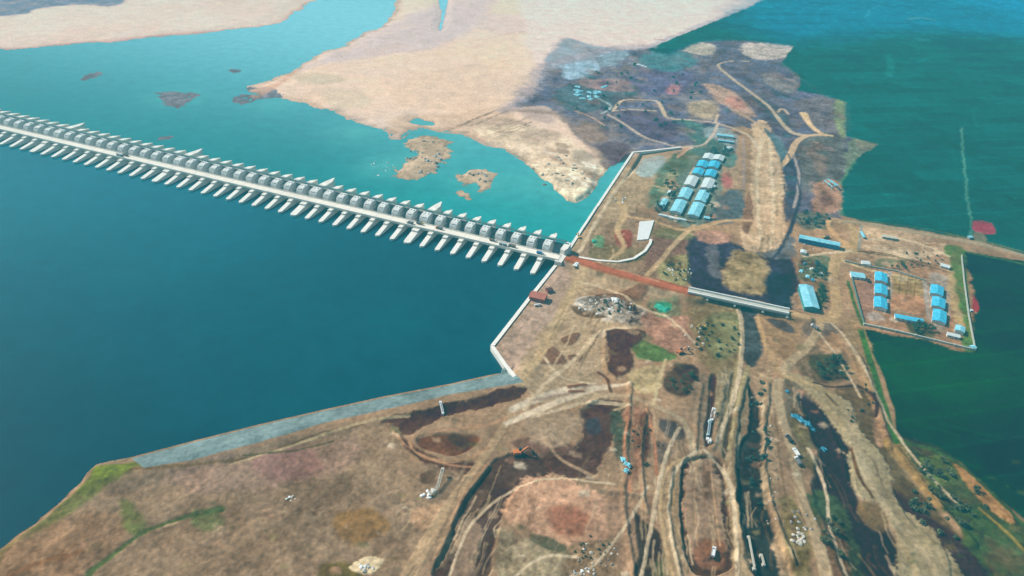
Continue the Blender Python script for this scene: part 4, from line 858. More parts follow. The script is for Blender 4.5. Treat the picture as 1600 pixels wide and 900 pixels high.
meP, meT, meWP, meWT = mesh_of(pb, 'pier', CONC), mesh_of(pt, 'pier_tail', CONC), mesh_of(wb, 'pier', CONC), mesh_of(wt, 'pier_tail', CONC)
meK, meN, meWK, meWN = mesh_of(pk, 'gate_block', BLOCKM), mesh_of(pn, 'pier_nose', CONC), mesh_of(wk, 'gate_block', BLOCKM), mesh_of(wn_, 'pier_nose', CONC)
def link(name, me, parent, loc=(0, 0, 0), rot=(0, 0, 0)):
    o = bpy.data.objects.new(name, me); col.objects.link(o); o.parent = parent; o.location = loc; o.rotation_euler = rot; return o
# radial gate: curved skin plate with ribs, hoist box
def gate_mesh():
    g = MB(); wd2 = (STEP - 4.8) / 2; n = 7
    pr = [(56.5 + 5.5 * math.sin(a), 1 + 12.5 * t) for t, a in [(k / n, math.pi * k / n) for k in range(n + 1)]]
    for i in range(n):
        (x0, z0), (x1, z1) = pr[i], pr[i + 1]
        g.add([(x0, -wd2, z0), (x0, wd2, z0), (x1, wd2, z1), (x1, -wd2, z1), (x0 + .6, -wd2, z0), (x0 + .6, wd2, z0), (x1 + .6, wd2, z1), (x1 + .6, -wd2, z1)],
              [(0, 1, 2, 3), (7, 6, 5, 4), (0, 3, 7, 4), (1, 5, 6, 2)])
    return g
gm = mesh_of(gate_mesh(), 'radial_gate', GATEM)
def arms_mesh():
    g = MB(); wd2 = (STEP - 5.5) / 2
    for sgn in (-1, 1):
        for zz_ in (4, 10): g.bar((44.5, sgn * (wd2 - .2), 7.5), (58, sgn * (wd2 - 2.5), zz_), .8)
    for zz_ in (3, 6.5, 10): g.bar((58.5, -wd2, zz_), (58.5, wd2, zz_), .7)
    for k in range(-2, 3): g.bar((58.0, k * 2.6, 2), (58.0, k * 2.6, 12.5), .35)
    return g
am = mesh_of(arms_mesh(), 'gate_arms', GATE2)
sillm = MB().prism([(22, -8), (78, -8), (78, 8), (22, 8)], -5, -.9)
for i in range(-0, NP + 1):
    wide = i in WIDE
    p_ = link('pier', meWP if wide else meP, bar, (0, i * STEP, 0))
    link('pier_tail', meWT if wide else meT, p_); link('gate_block', meWK if wide else meK, p_); link('pier_nose', meWN if wide else meN, p_)
    if i: 
        g = link('radial_gate', gm, bar, (0, (i - .5) * STEP, 0)); link('gate_arms', am, g)
link('radial_gate', gm, bar, (0, -.5 * STEP, 0))
T0, T1 = -STEP * 1.05, NP * STEP + 20
d = MB(); d.box((32.5, (T0 + T1) / 2, (DZ0 + DZ) / 2), (12.0, T1 - T0, DZ - DZ0)); dk = d.build('road_deck', DECKM, bar)
e = MB()
k = T0
while k < T1: e.box((32.5, k, DZ + .004), (11.0, .35, .02)); k += STEP
e.build('expansion_joint', CONC2, dk)
for x_ in (26.9, 38.1):
    e = MB(); e.box((x_, (T0 + T1) / 2, DZ + .55), (.45, T1 - T0, 1.1)); e.build('parapet', CONC, bar)
e = MB()
for q in (29.2, 30.8, 34.2, 35.8): e.box((q, (T0 + T1) / 2, DZ0 - .9), (.6, T1 - T0, 1.8))
e.build('deck_girders', CONC2, bar)
# hoist walkway on the high blocks
e = MB(); e.box((57.5, (T0 + T1) / 2, 16.6), (2.6, T1 - T0, .5)); hb = e.build('hoist_walkway', STEELD, bar)
e = MB()
for x_ in (56.3, 58.7):
    e.box((x_, (T0 + T1) / 2, 17.95), (.12, T1 - T0, .12)); e.box((x_, (T0 + T1) / 2, 17.4), (.1, T1 - T0, .1))
    for k in range(int((T1 - T0) / 4)): e.box((x_, T0 + k * 4 + 1, 17.4), (.12, .12, 1.1))
e.build('railing', STEELD, hb)
bme = mesh_of(MB().box((57.5, 0, 15.9), (3.2, 1.6, 1.1)), 'bearing', CONC2)
for i in range(NP + 1): link('bearing', bme, hb, (0, i * STEP, 0))
hm = mesh_of(MB().box((54.2, 0, 15.6), (2.2, 2.4, 1.2)).box((54.2, 0, 16.5), (1.4, 1.6, .7)), 'hoist_motor', GPAINT)
# lamp posts along the deck
# abutment block on the right bank
e = MB(); e.prism([(24, -STEP - 6), (62, -STEP - 6), (62, -STEP + 2), (24, -STEP + 2)], -4, 8.9); e.prism([(40.5, -STEP - 3.5), (47, -STEP - 5.2), (60, -STEP - 5), (62, -STEP + 1.5), (42, -STEP + 1.8)], 8.9, 14.6)
e.build('abutment', CONC, bar)

# ------------------------------------------------------------------ guide walls
def wall_run(name, pts, zt, th, m, label, z0=-3.5):
    ps = [G(a, b, zt) for a, b in pts]; ctr = ps[0]; w_ = MB()
    for a, b in zip(ps[:-1], ps[1:]):
        dr = (b - a).normalized(); nr_ = Vector((-dr.y, dr.x, 0)) * th / 2; ex = dr * th * .3
        A_, B_ = a - ex, b + ex
        q = [A_ - nr_, B_ - nr_, B_ + nr_, A_ + nr_]
        w_.prism([(v.x - ctr.x, v.y - ctr.y) for v in q], z0, zt)
    t = empty(name, (ctr.x, ctr.y, 0)); w_.build('wall_stem', m, t)
    w2 = MB()
    for a, b in zip(ps[:-1], ps[1:]):
        dr = (b - a).normalized(); nr_ = Vector((-dr.y, dr.x, 0)) * (th / 2 + .35); q = [a - nr_, b - nr_, b + nr_, a + nr_]
        w2.prism([(v.x - ctr.x, v.y - ctr.y) for v in q], zt + .003, zt + .45)
    w2.build('coping', CONC, t)
    return tag(t, label, 'retaining wall')
wall_run('retaining_wall', [(868, 415), (828, 465), (769, 541), (789, 570), (816, 603)], 4.9, 3.0, CONC, 'pale river wall bending round the sandy apron below the barrage')
wall_run('retaining_wall', [(887, 392), (936, 318), (989, 238), (1020, 235), (1064, 230)], 4.9, 2.6, CONC, 'pale river wall running from barrage end past the tree-lined camp yard')
wall_run('kerb_wall', [(933, 322), (921, 341), (905, 365)], 5.4, 1.6, CONC, 'short pale second wall set just inside the upper river wall', 3)
# curved white path kerb beneath the red road
ck = wall_run('curved_kerb', [(905, 402), (935, 407), (965, 409), (990, 404), (1008, 392), (1016, 380), (1017, 374)], 5.0, 2.6, CONC, 'pale curved concrete strip sweeping round to the white slab', 3); ck['category'] = 'kerb'

# ------------------------------------------------------------------ girder bridge
b0 = G(1075, 453.5, 9.8); b1 = G(1233, 487.5, 9.8); v = b1 - b0; Lb = v.length; brz2 = math.atan2(v.y, v.x)
br = empty('girder_bridge', (b0.x, b0.y, 0), brz2); tag(br, 'white parapet road bridge on hammerhead piers over the dark marsh', 'bridge')
e = MB(); e.box((Lb / 2, 0, 9.4), (Lb, 9.0, .6)); e.build('deck', mat('bridge_deck', (.48, .47, .40), .9, .15, .1, stain=.4), br)
e = MB()
for q in (-3.2, -1.1, 1.1, 3.2): e.box((Lb / 2, q, 8.2), (Lb, .7, 1.8))
e.build('girders', CONC2, br)
for sg in (-1, 1):
    e = MB(); e.box((Lb / 2, sg * 4.5, 10.3), (Lb, .8, 1.9)); e.box((Lb / 2, sg * 4.5, 11.33), (Lb, 1.3, .16)); e.build('parapet', mat('white_parapet', (.72, .71, .66), .8, .05, .3), br)
for fr in (.0, .20, .48, .76, 1.0):
    e = MB(); x_ = 1.0 + (Lb - 2) * fr
    e.prism([(x_ - 1.1, -6.4), (x_ + 1.1, -6.4), (x_ + 1.1, 6.4), (x_ - 1.1, 6.4)], 6.0, 7.25)
    e.add([(x_ - 1.1, -6.4, 5.99), (x_ + 1.1, -6.4, 5.99), (x_ + 1.1, 6.4, 5.99), (x_ - 1.1, 6.4, 5.99), (x_ - .9, -1.2, 4.6), (x_ + .9, -1.2, 4.6), (x_ + .9, 1.2, 4.6), (x_ - .9, 1.2, 4.6)],
          [(0, 4, 5, 1), (1, 5, 6, 2), (2, 6, 7, 3), (3, 7, 4, 0)])
    e.box((x_, 0, 1.9), (1.8, 2.4, 5.4)); e.build('pier', CONC, br)

# ------------------------------------------------------------------ buildings
def shed(px, py, ax, ln, wd_m, h, roofm, wallm, label, cat='shed', group=None, pitch=.22, name='shed', rooms=True, gable=True):
    """px,py: roof centre; ax: world heading of the ridge; ln along the ridge."""
    p = G(px, py, 4 + h * .9); z = ground_z(p.x, p.y) - .1
    t = empty(name, (p.x, p.y, z), ax); tag(t, label, cat, group)
    w_ = MB(); hx, hy = ln / 2 - .5, wd_m / 2 - .5; rz_ = h + wd_m / 2 * pitch
    w_.prism([(-hx, -hy), (hx, -hy), (hx, hy), (-hx, hy)], 0, h - .05)
    for sx in (-1, 1):
        x0, x1 = sx * hx, sx * (hx - .25)
        w_.add([(x0, -hy, h - .05), (x0, hy, h - .05), (x0, 0, rz_ - .25), (x1, -hy, h - .05), (x1, hy, h - .05), (x1, 0, rz_ - .25)], [(0, 1, 2), (3, 5, 4), (0, 2, 5, 3), (1, 4, 5, 2)])
    wo = w_.build('wall', wallm, t)
    r_ = MB(); HX, HY = ln / 2, wd_m / 2
    for sg in (-1, 1):
        a_ = [(-HX, sg * HY, h - .1), (HX, sg * HY, h - .1), (HX, 0, rz_), (-HX, 0, rz_)]; b_ = [(x, y, z_ - .18) for x, y, z_ in a_]
        if sg < 0: r_.add(a_ + b_, [(0, 1, 2, 3), (7, 6, 5, 4), (0, 4, 5, 1), (1, 5, 6, 2), (3, 7, 4, 0)])
        else: r_.add(a_ + b_, [(3, 2, 1, 0), (4, 5, 6, 7), (1, 5, 4, 0), (2, 6, 5, 1), (0, 4, 7, 3)])
    r_.build('roof', roofm, t)
    if rooms:
        nwin = max(2, int(ln / 5))
        for sg in (-1, 1):
            for k in range(nwin):
                x_ = -hx + (k + .5) * (2 * hx) / nwin
                if k == nwin // 2: MB().box((x_, sg * (hy + .03), 1.1), (1.3, .08, 2.2)).build('door', WALLB, t)
                else: MB().box((x_, sg * (hy + .03), h * .58), (1.4, .06, 1.1)).build('window', GLASS, t)
    return t
cA = G(1105, 243, 8); cB = G(1057, 335, 8); cd = (cB - cA).normalized(); cax = math.atan2(cd.y, cd.x)
def S6(x, y): return (980 + x / 4.615, 180 + y / 4.615)
camp = [  # crop x, y, length, roof, label
 (588, 293, 20, ROOF_W, 'white roofed hut at the far end of the left camp row'),
 (546, 346, 22, ROOF_B, 'blue roofed hut, second from the far end of the left camp row'),
 (514, 402, 20, ROOF_B, 'blue roofed hut, third from the far end of the left camp row'),
 (464, 472, 30, ROOF_W, 'white roofed long hut in the middle of the left camp row'),
 (420, 560, 30, ROOF_L, 'pale blue hut, second from the near end of the left camp row'),
 (371, 656, 34, ROOF_L, 'pale blue long hut at the near end of the left camp row'),
 (662, 304, 18, ROOF_W, 'white roofed hut at the far end of the right camp row'),
 (628, 352, 22, ROOF_B, 'blue roofed hut, second from the far end of the right camp row'),
 (604, 416, 22, ROOF_B, 'blue roofed hut, third from the far end of the right camp row'),
 (582, 494, 32, ROOF_W, 'white roofed long hut in the middle of the right camp row'),
 (543, 584, 32, ROOF_L, 'pale blue hut, second from the near end of the right camp row'),
 (497, 678, 36, ROOF_L, 'pale blue long hut at the near end of the right camp row')]
for x, y, ln, rm, lb in camp:
    px, py = S6(x, y); shed(px, py, cax, ln * 1.12, 15, 3.4, rm, WHITEW, lb, 'hut', 'huts in the two rows of the workers camp', name='camp_hut')
shed(*S6(262, 634), cax, 27, 7.5, 3, ROOF_L, WHITEW, 'narrow pale cyan hut left of the two camp rows', 'hut', name='camp_hut')
shed(*S6(310, 556), cax, 12, 7, 3, ROOF_W, WHITEW, 'small white hut beyond the narrow cyan hut', 'hut', name='camp_hut')
shed(*S6(706, 142), R(-12), 26, 8, 4, ROOF_L, WHITEW, 'long teal roofed shed behind both camp rows', 'shed')
shed(*S6(712, 182), R(-12), 24, 5, 3, ROOF_L, WALLG, 'low grey teal lean-to just in front of the long teal shed', 'shed')
shed(*S6(728, 232), R(24), 13, 9, 3, ROOF_W, WHITEW, 'small white roofed shed between teal shed and right camp row', 'shed')
shed(*S6(575, 735), R(-15), 8, 6, 2.6, ROOF_L, WALLG, 'little grey green cabin at the near end of the camp', 'cabin', name='cabin')
shed(*S6(628, 512), cax, 7, 4, 2.6, ROOF_W, WHITEW, 'tiny white cabin against the right side of the right camp row', 'cabin', name='cabin')
# compound to the right
def S7(x, y): return (1240 + x / 4, 330 + y / 4)
kA = G(1376, 430, 6); kB = G(1377, 480, 6); kd = (kB - kA).normalized(); kax = math.atan2(kd.y, kd.x)
for x, y, ln, lb in [(547, 412, 21, 'bright blue block at the far end of the left compound row'), (546, 490, 21, 'bright blue block in the middle of the left compound row'), (543, 574, 22, 'bright blue block at the near end of the left compound row')]:
    px, py = S7(x, y); shed(px, py, kax, ln, 13, 3.6, ROOF_B, WHITEW, lb, 'block', 'blue blocks of the left compound row', name='office_block')
for x, y, ln, lb in [(896, 494, 21, 'blue block at the far end of the right compound row'), (905, 572, 21, 'blue block in the middle of the right compound row'), (912, 656, 24, 'blue block at the near end of the right compound row')]:
    px, py = S7(x, y); shed(px, py, kax - R(6), ln, 13, 3.6, ROOF_B, WHITEW, lb, 'block', 'blue blocks of the right compound row', name='office_block')
for x, y, ln, w_, ang, rm, wm, h, lb, ct in [
 (400, 398, 15, 11, -10, ROOF_L, WHITEW, 3.4, 'small white house with pale roof left of the compound rows', 'house'),
 (722, 668, 27, 8, -16, ROOF_B, WHITEW, 3.2, 'long low blue hut lying across between both compound rows', 'hut'),
 (1040, 735, 11, 9, 60, ROOF_L, WHITEW, 4.2, 'pale blue corner house by the far compound corner', 'house'),
 (1000, 772, 12, 6, -20, ROOF_W, WHITEW, 3.0, 'white roofed lean-to in front of the corner house', 'hut'),
 (452, 318, 9, 8, -5, ROOF_W, WHITEW, 3.0, 'small white gatehouse beside the compound entrance track', 'gatehouse'),
 (948, 340, 10, 8, -30, ROOF_W, WHITEW, 3.0, 'small white hut at the end of the upper yard', 'hut'),
 (598, 158, 17, 7, -14, mat('cream_sheet_roof', (.55, .48, .34), .6, .1, .3), WALLG, 2.8, 'cream roofed shelter in the upper sandy yard', 'shelter'),
 (434, 145, 15, 3.5, 84, ROOF_L, WALLG, 2.6, 'thin pale green shelter along the yard edge near the junction', 'shelter'),
 (163, 186, 46, 10, hd((1258, 373), (1303, 382)), ROOF_L, WALLB, 6.0, 'long pale blue roofed shed with deep blue walls above the junction', 'shed'),
 (94, 530, 44, 15, hd((1258, 446), (1269, 484)), ROOF_L, mat('teal_sheet_wall', (.05, .26, .27), .6, .1, .4), 6.0, 'large pale green roofed shed standing next to the loop road', 'shed'),
 (62, 252, 8, 7, 70, ROOF_W, WHITEW, 3.0, 'small white cabin in front of the long blue walled shed', 'cabin'),
 (1103, 160, 6, 5, 20, ROOF_L, WALLG, 2.6, 'tiny pale pump hut beside the road and the red field', 'pump hut'),
 (1120, 848, 6, 5, 20, ROOF_L, WALLG, 2.6, 'tiny pale hut at the outer corner of the compound wall', 'hut'),
 (1112, 616, 3, 3, 10, ROOF_W, WHITEW, 2.4, 'tiny white pump box beside the bright red plot', 'pump hut')]:
    px, py = S7(x, y)
    if ct == 'shed' and x == 163: px, py = 1280.5, 376
    if ct == 'shed' and x == 94: px, py = 1264, 463
    shed(px, py, R(ang), ln, w_, h, rm, wm, lb, ct, name=ct.replace(' ', '_'))
shed(841, 462, R(-17), 17, 12, 4.5, ROOF_R, mat('red_wall', (.38, .10, .06), .8, .15, .5), 'red roofed shed standing against the river wall', 'shed')
shed(858, 452, R(30), 7, 6, 3.2, mat('maroon_roof', (.10, .03, .03), .7, .2, .5), mat('red_wall', (.38, .10, .06)), 'small dark maroon hut just above the red shed', 'hut', name='hut')
# skeleton shed (open frame) near the field edge
p = at(1298, 292); t = empty('frame_shed', p, R(-78)); tag(t, 'unfinished pale steel frame shed on the field edge', 'shed')
e = MB()
for sx in (-10, 0, 10):
    for sy in (-5, 5): e.bar((sx, sy, 0), (sx, sy, 5), .7)
    e.bar((sx, -5, 5), (sx, 0, 7), .7); e.bar((sx, 0, 7), (sx, 5, 5), .7)
e.build('frame', ROOF_L, t)
e = MB(); 
for sy in (-5, 0, 5): e.bar((-10, sy, 5 if sy else 7), (10, sy, 5 if sy else 7), .9)
e.build('purlins', ROOF_L, t); MB().box((6, 2.5, 6.1), (7, 4.8, .15)).build('roof_sheet', ROOF_L, t)
# white slab yard
e = MB(); ps = [G(a, b, 4.3) for a, b in [(999, 347), (1022, 345), (1013, 374), (995, 376)]]; c0 = ps[0]
e.prism([(q.x - c0.x, q.y - c0.y) for q in ps][::-1], 0, 1.3); o = e.build('concrete_slab', WTARP); o.location = (c0.x, c0.y, ground_z(c0.x, c0.y) - .2)
tag(o, 'bright white rectangular slab lying near the camp road', 'slab')
# stacks of sheeting along the near end of the camp
for i, (x, y, l_, m_) in enumerate([(258, 728, 12, ROOF_W), (300, 735, 14, WTARP), (345, 748, 12, WTARP), (392, 755, 13, ROOF_W), (455, 770, 11, mat('brown_stack', (.25, .18, .10)))]):
    px, py = S6(x, y); p = at(px, py); t = empty('material_stack', p, R(-20)); lb = ['leftmost of the five material stacks in front of the camp', 'second stack from the left in front of the camp', 'middle one of the five material stacks before the camp', 'fourth stack from the left in front of the camp', 'brown material stack, rightmost of the row before the camp'][i]
    tag(t, lb, 'stack', 'material stacks in front of the camp')
    MB().box((0, 0, .2), (l_ * .9, 3.6, .4)).build('pallet', BARK, t); MB().box((0, 0, 1.2), (l_, 4.2, 1.6), taper=.85).build('cover', m_, t)

# compound walls and fences
def fence(name, pts, label, h=2.0, m=WALLG, th=.5):
    ps = [at(a, b) for a, b in pts]; c = ps[0]; t = empty(name, c); tag(t, label, 'wall'); e = MB(); f = MB()
    for a, b in zip(ps[:-1], ps[1:]):
        n_ = max(1, int((b - a).length / 12))
        for k in range(n_):
            q0 = a.lerp(b, k / n_); q1 = a.lerp(b, (k + 1) / n_); q0.z = ground_z(q0.x, q0.y); q1.z = ground_z(q1.x, q1.y)
            e.bar(q0 - c + Vector((0, 0, h / 2)), q1 - c + Vector((0, 0, h / 2)), th, h); f.box(q0 - c + Vector((0, 0, h / 2 + .15)), (th + .35, th + .35, h + .3))
    e.build('wall_panel', m, t); f.build('post', m, t); return t
FW = mat('pale_boundary_wall', (.40, .40, .33), .9, .12, .4)
fence('boundary_wall', [(1330, 432), (1338, 465), (1350, 508)], 'low dull green wall on the left edge of the compound', m=mat('mossy_wall', (.10, .17, .13)), th=.7)
fence('boundary_wall', [(1350, 508), (1400, 519), (1460, 533), (1523, 548)], 'long pale wall along the near edge of the compound', m=FW, th=1.6)
fence('boundary_wall', [(1523, 548), (1514, 500), (1506, 440), (1502, 400)], 'thin pale wall between the compound and the dark field', m=FW, th=.9)
fence('boundary_wall', [(1320, 409), (1400, 425), (1447, 439)], 'low pale wall between the upper yard and the lower compound', m=FW, th=.7)

# ------------------------------------------------------------------ vehicles and plant
def truck(px, py, ang, label, cabm=WPAINT, bedm=GPAINT, z=None, cat='truck', sc_=1.0, group=None):
    p = G(px, py, z) if z is not None else at(px, py)
    t = empty('truck', p, R(ang)); tag(t, label, cat, group); t.scale = (sc_,) * 3
    e = MB(); e.prism([(2.3, -1.2), (4.1, -1.2), (4.1, 1.2), (2.3, 1.2)], .7, [2.9, 2.3, 2.3, 2.9]); cb = e.build('cab', cabm, t, .08)
    MB().add([(4.12, -1.0, 1.5), (4.12, 1.0, 1.5), (4.12, 1.0, 2.2), (4.12, -1.0, 2.2)], [(0, 1, 2, 3)]).build('windscreen', GLASS, cb)
    e = MB(); e.box((-1.1, 0, 1.2), (6.4, 2.3, .3)); 
    for sg in (-1, 1): e.box((-1.1, sg * 1.2, 2.0), (6.4, .12, 1.5))
    for xx in (-4.2, 2.0): e.box((xx, 0, 2.0), (.12, 2.3, 1.5))
    e.box((-1.1, 0, 1.9), (6.1, 2.1, 1.1), taper=.8); e.build('cargo_bed', bedm, t)
    e = MB(); e.box((0, 0, .85), (8, .9, .3)); e.build('chassis', DARK, t)
    for xx in (3.1, -1.8, -3.2):
        for sg in (-1, 1): MB().cyl((xx, sg * .85, .5), (xx, sg * 1.2, .5), .5).build('wheel', DARK, t)
    return t
ang_b = math.degrees(math.atan2(BD.y, BD.x)); zd = DZ + .02
def deckp(t_, s_): q = BO + BD * t_ + BP * s_; return q
def deck_truck(t_, s_, flip, label, cm, bm):
    q = deckp(t_, s_); o = truck(0, 0, ang_b + (180 if flip else 0), label, cm, bm, z=zd); o.location = (q.x, q.y, zd); return o
for t_, s_, fl, lb, cm, bm in [(36, 32, 0, 'dark loaded truck on the deck nearest the right bank', GPAINT, ROCK_D), (2, 31, 1, 'blue bedded truck at the right end of the barrage deck', WPAINT, WALLB),
        (127, 34, 0, 'grey truck with orange cab on the barrage deck', OPAINT, GPAINT), (152, 34.5, 1, 'yellow truck among the group on the deck', YPAINT, GPAINT), (163, 31, 0, 'white truck parked ahead of the yellow one on deck', WPAINT, GPAINT), (60, 35, 1, 'white cabbed brown truck between two dark trucks', WPAINT, ROCK_D),
        (590, 34.5, 0, 'dark truck far along the barrage near its middle', GPAINT, ROCK_D)]:
    deck_truck(t_, s_, fl, lb, cm, bm)
def cabin_on_deck(t_, label):
    q = deckp(t_, 30.5); t = empty('site_cabin', (q.x, q.y, zd), R(ang_b)); tag(t, label, 'cabin')
    MB().box((0, 0, 1.4), (9, 2.4, 2.8)).build('cabin_shell', GPAINT, t); MB().box((0, 0, 2.9), (9.3, 2.7, .2)).build('roof', GATE2, t); MB().box((0, 1.22, 1.2), (1, .06, 2.1)).build('door', WPAINT, t)
cabin_on_deck(46, 'long grey cabin standing on the barrage deck'); cabin_on_deck(596, 'grey green cabin halfway along the barrage deck')
truck(1243, 709, 100, 'white truck on the lower dirt road', WPAINT, WPAINT)
truck(1232, 687, 105, 'dark truck ahead of the white one on the lower road', GPAINT, DARK)
truck(1246, 722, 98, 'grey tipper following the white truck on the dirt road', WPAINT, GPAINT)
truck(1115, 862, 70, 'white truck parked in the brown trench', WPAINT, WPAINT)
truck(1357, 440, 60, 'small dark truck beside the left compound row', GPAINT, DARK, sc_=.8)
truck(1290, 372, 200, 'yellow truck parked by the blue walled shed', YPAINT, GPAINT)
truck(1272, 513, 120, 'white truck where the roads meet below the bridge end', WPAINT, GPAINT)
truck(840, 478, 20, 'small white tipper near the red shed', WPAINT, WPAINT, sc_=.8)
def excavator(px, py, ang, label, m):
    t = empty('excavator', at(px, py), R(ang)); tag(t, label, 'excavator')
    for sg in (-1, 1): MB().box((0, sg * 1.25, .5), (4.2, .7, 1.0), taper=.9).build('track', DARK, t)
    e = MB(); e.box((-.5, 0, 1.7), (3.6, 2.7, 1.3), taper=.92); b_ = e.build('house', m, t, .1); MB().box((.9, .7, 2.6), (1.5, 1.1, 1.4), taper=.9).build('cab', GLASS, t)
    MB().bar((1.0, -.3, 1.8), (4.2, -.3, 4.6), .6, .8).build('boom', m, t); MB().bar((4.2, -.3, 4.6), (6.6, -.3, 2.0), .45, .6).build('stick', m, t); MB().box((6.6, -.3, 1.3), (1.1, 1.3, 1.2), taper=.7).build('bucket', DARK, t)
    return t
excavator(810, 708, 10, 'orange excavator at the top edge of the dark pit', OPAINT).scale = (1.7,) * 3
excavator(1063, 552, 30, 'red orange excavator next to the green puddle', OPAINT).scale = (1.4,) * 3
excavator(1098, 512, 200, 'yellow excavator working below the bridge', YPAINT)
excavator(905, 372, 120, 'yellow excavator in the yard near the barrage end', YPAINT)
# white lattice machine lying in the trench, another on the slope and in the grass
def lattice(name, pts, wdt, label, cat, m=WPAINT):
    c = at(*pts[0]); t = empty(name, c); tag(t, label, cat)
    ps = [at(a, b) + Vector((0, 0, 1.4 + h_)) - c for a, b, h_ in [(q[0], q[1], q[2] if len(q) > 2 else 0) for q in pts]]
    e = MB(); x_ = MB()
    for a, b in zip(ps[:-1], ps[1:]):
        dr = (b - a).normalized(); nn = Vector((-dr.y, dr.x, 0)).normalized() * wdt / 2; n_ = max(2, int((b - a).length / wdt))
        for sg in (-1, 1):
            e.bar(a + nn * sg, b + nn * sg, .25); e.bar(a + nn * sg + Vector((0, 0, 1.3)), b + nn * sg + Vector((0, 0, 1.3)), .25)
        for k in range(n_):
            q0 = a.lerp(b, k / n_); q1 = a.lerp(b, (k + 1) / n_); s_ = 1 if k % 2 else -1
            x_.bar(q0 + nn * s_, q1 - nn * s_, .28); x_.bar(q0 + nn, q1 + nn + Vector((0, 0, 1.3)), .22); x_.bar(q0 + nn, q0 - nn, .25)
    e.build('chord', m, t); x_.build('bracing', m, t)
    for q in (ps[0], ps[-1]): MB().box(q - Vector((0, 0, .7)), (2.4, 2.4, 2.2), taper=.8).build('support', m, t)
    return t
def P1(x, y): return (800 + x / 3, 600 + y / 3)
lattice('conveyor', [(*P1(942, 135), 4), (*P1(935, 170), 1)], 3.0, 'upper white lattice boom standing at the trench edge', 'conveyor')
lattice('conveyor', [(*P1(927, 175), 1), (*P1(920, 235), 0)], 1.6, 'thin white lattice conveyor in the middle of the trench', 'conveyor', m=mat('pale_blue_steel', (.40, .52, .55)))
lattice('conveyor', [(*P1(918, 255), 0), (*P1(924, 280), 3)], 3.0, 'lower white lattice boom at the trench bottom', 'conveyor')
lattice('crane_boom', [(688, 633), (692, 646)], 1.5, 'small white lattice boom on the dark slope near the embankment', 'crane boom')
lattice('crane_boom', [(692, 742, 5), (684, 765, 1), (672, 775)], 1.8, 'pale lattice boom leaning among white blocks beside the diagonal road', 'crane boom', m=mat('pale_steel', (.5, .46, .38)))
lattice('pipe_rack', [(1170, 838), (1178, 890)], .8, 'long white pipe rack left of the dark channel at the bottom', 'pipe rack', m=mat('pale_steel', (.5, .46, .38)))
lattice('pipe_rack', [(1190, 866), (1194, 880)], .8, 'short white pipe rack inside the dark channel at the bottom', 'pipe rack', m=mat('pale_steel', (.5, .46, .38)))

# ------------------------------------------------------------------ rocks, rubble, tarpaulins
def rock_mesh(name, m, seed, flat=.6):
    r_ = random.Random(seed); import bmesh
    bm = bmesh.new(); bmesh.ops.create_icosphere(bm, subdivisions=2, radius=1.0)
    ks = [(Vector((r_.uniform(-1, 1), r_.uniform(-1, 1), r_.uniform(-.6, 1))).normalized(), r_.uniform(.55, .95)) for _ in range(9)]
    for v_ in bm.verts:
        for n_, d_ in ks:
            q = v_.co.dot(n_)
            if q > d_: v_.co -= n_ * (q - d_)
        v_.co.z *= flat; v_.co += Vector((r_.uniform(-.04, .04),) * 3)
    me = bpy.data.meshes.new(name); bm.to_mesh(me); bm.free(); me.materials.append(m); return me
ROCKS = [rock_mesh('rock', ROCK_P, 1), rock_mesh('rock', ROCK_D, 2), rock_mesh('rock', mat('grey_rock', (.36, .35, .33), .95, .25, .5, bump=.5), 3, .8), rock_mesh('rock', WTARP, 4, .5)]
def ends(made, label):
    """single out the outermost ones of a cluster by where they lie"""
    if len(made) < 4: return
    left = list(made)
    for w_, key in (('leftmost', lambda o: o.location.x), ('rightmost', lambda o: -o.location.x), ('farthest', lambda o: -o.location.y), ('nearest', lambda o: o.location.y)):
        left.sort(key=key); o = left.pop(0); o['label'] = w_ + ' ' + o['label']
def scatter_rocks(cx, cy, rx_, ry_, n, kinds, smin, smax, label, group, name='boulder', seed=0, z=4.0):
    r_ = random.Random(seed + 99); made = []
    for k in range(n):
        a = r_.uniform(0, 6.28); q = math.sqrt(r_.random()); p = at(cx + math.cos(a) * q * rx_, cy + math.sin(a) * q * ry_, z)
        o = bpy.data.objects.new(name, ROCKS[r_.choice(kinds)]); col.objects.link(o); s_ = r_.uniform(smin, smax)
        zz_ = max(p.z, -.3); o.location = (p.x, p.y, zz_ + s_ * .15); o.scale = (s_ * r_.uniform(.7, 1.4), s_, s_ * r_.uniform(.6, 1)); o.rotation_euler = (0, 0, r_.uniform(0, 6.28))
        kn = ['pale', 'brown', 'grey', 'white'][ROCKS.index(o.data)]
        lb_ = label if label.startswith(('pale', 'white')) else kn + ' ' + label.replace('brown or grey ', '')
        tag(o, lb_, name.replace('_', ' '), group); made.append(o)
    ends(made, label)
scatter_rocks(1250, 838, 16, 14, 20, [0], .8, 1.9, 'pale boulder in the heap next to the lower dirt road', 'pale boulders in the roadside heap', seed=1)
scatter_rocks(1252, 812, 24, 20, 14, [1, 2], .8, 1.8, 'boulder around the pale roadside heap', 'darker boulders around the roadside heap', seed=2)
scatter_rocks(948, 480, 48, 13, 34, [0, 2, 3], .8, 2.2, 'broken concrete lump in the grey dump below the red road', 'lumps in the grey dump', 'rubble_lump', 3)
scatter_rocks(665, 245, 30, 28, 34, [0, 1, 2], 1.2, 3.0, 'rock breaking the water on the larger turquoise islet', 'rocks of the larger islet', 'river_rock', 4, 0)
scatter_rocks(597, 262, 18, 14, 20, [3, 2], .8, 1.8, 'pale rock awash left of the larger islet', 'rocks awash left of the larger islet', 'river_rock', 5, 0)
scatter_rocks(748, 280, 20, 12, 14, [0, 1, 2], 1.2, 2.6, 'rock on the smaller brown islet', 'rocks of the smaller islet', 'river_rock', 6, 0)
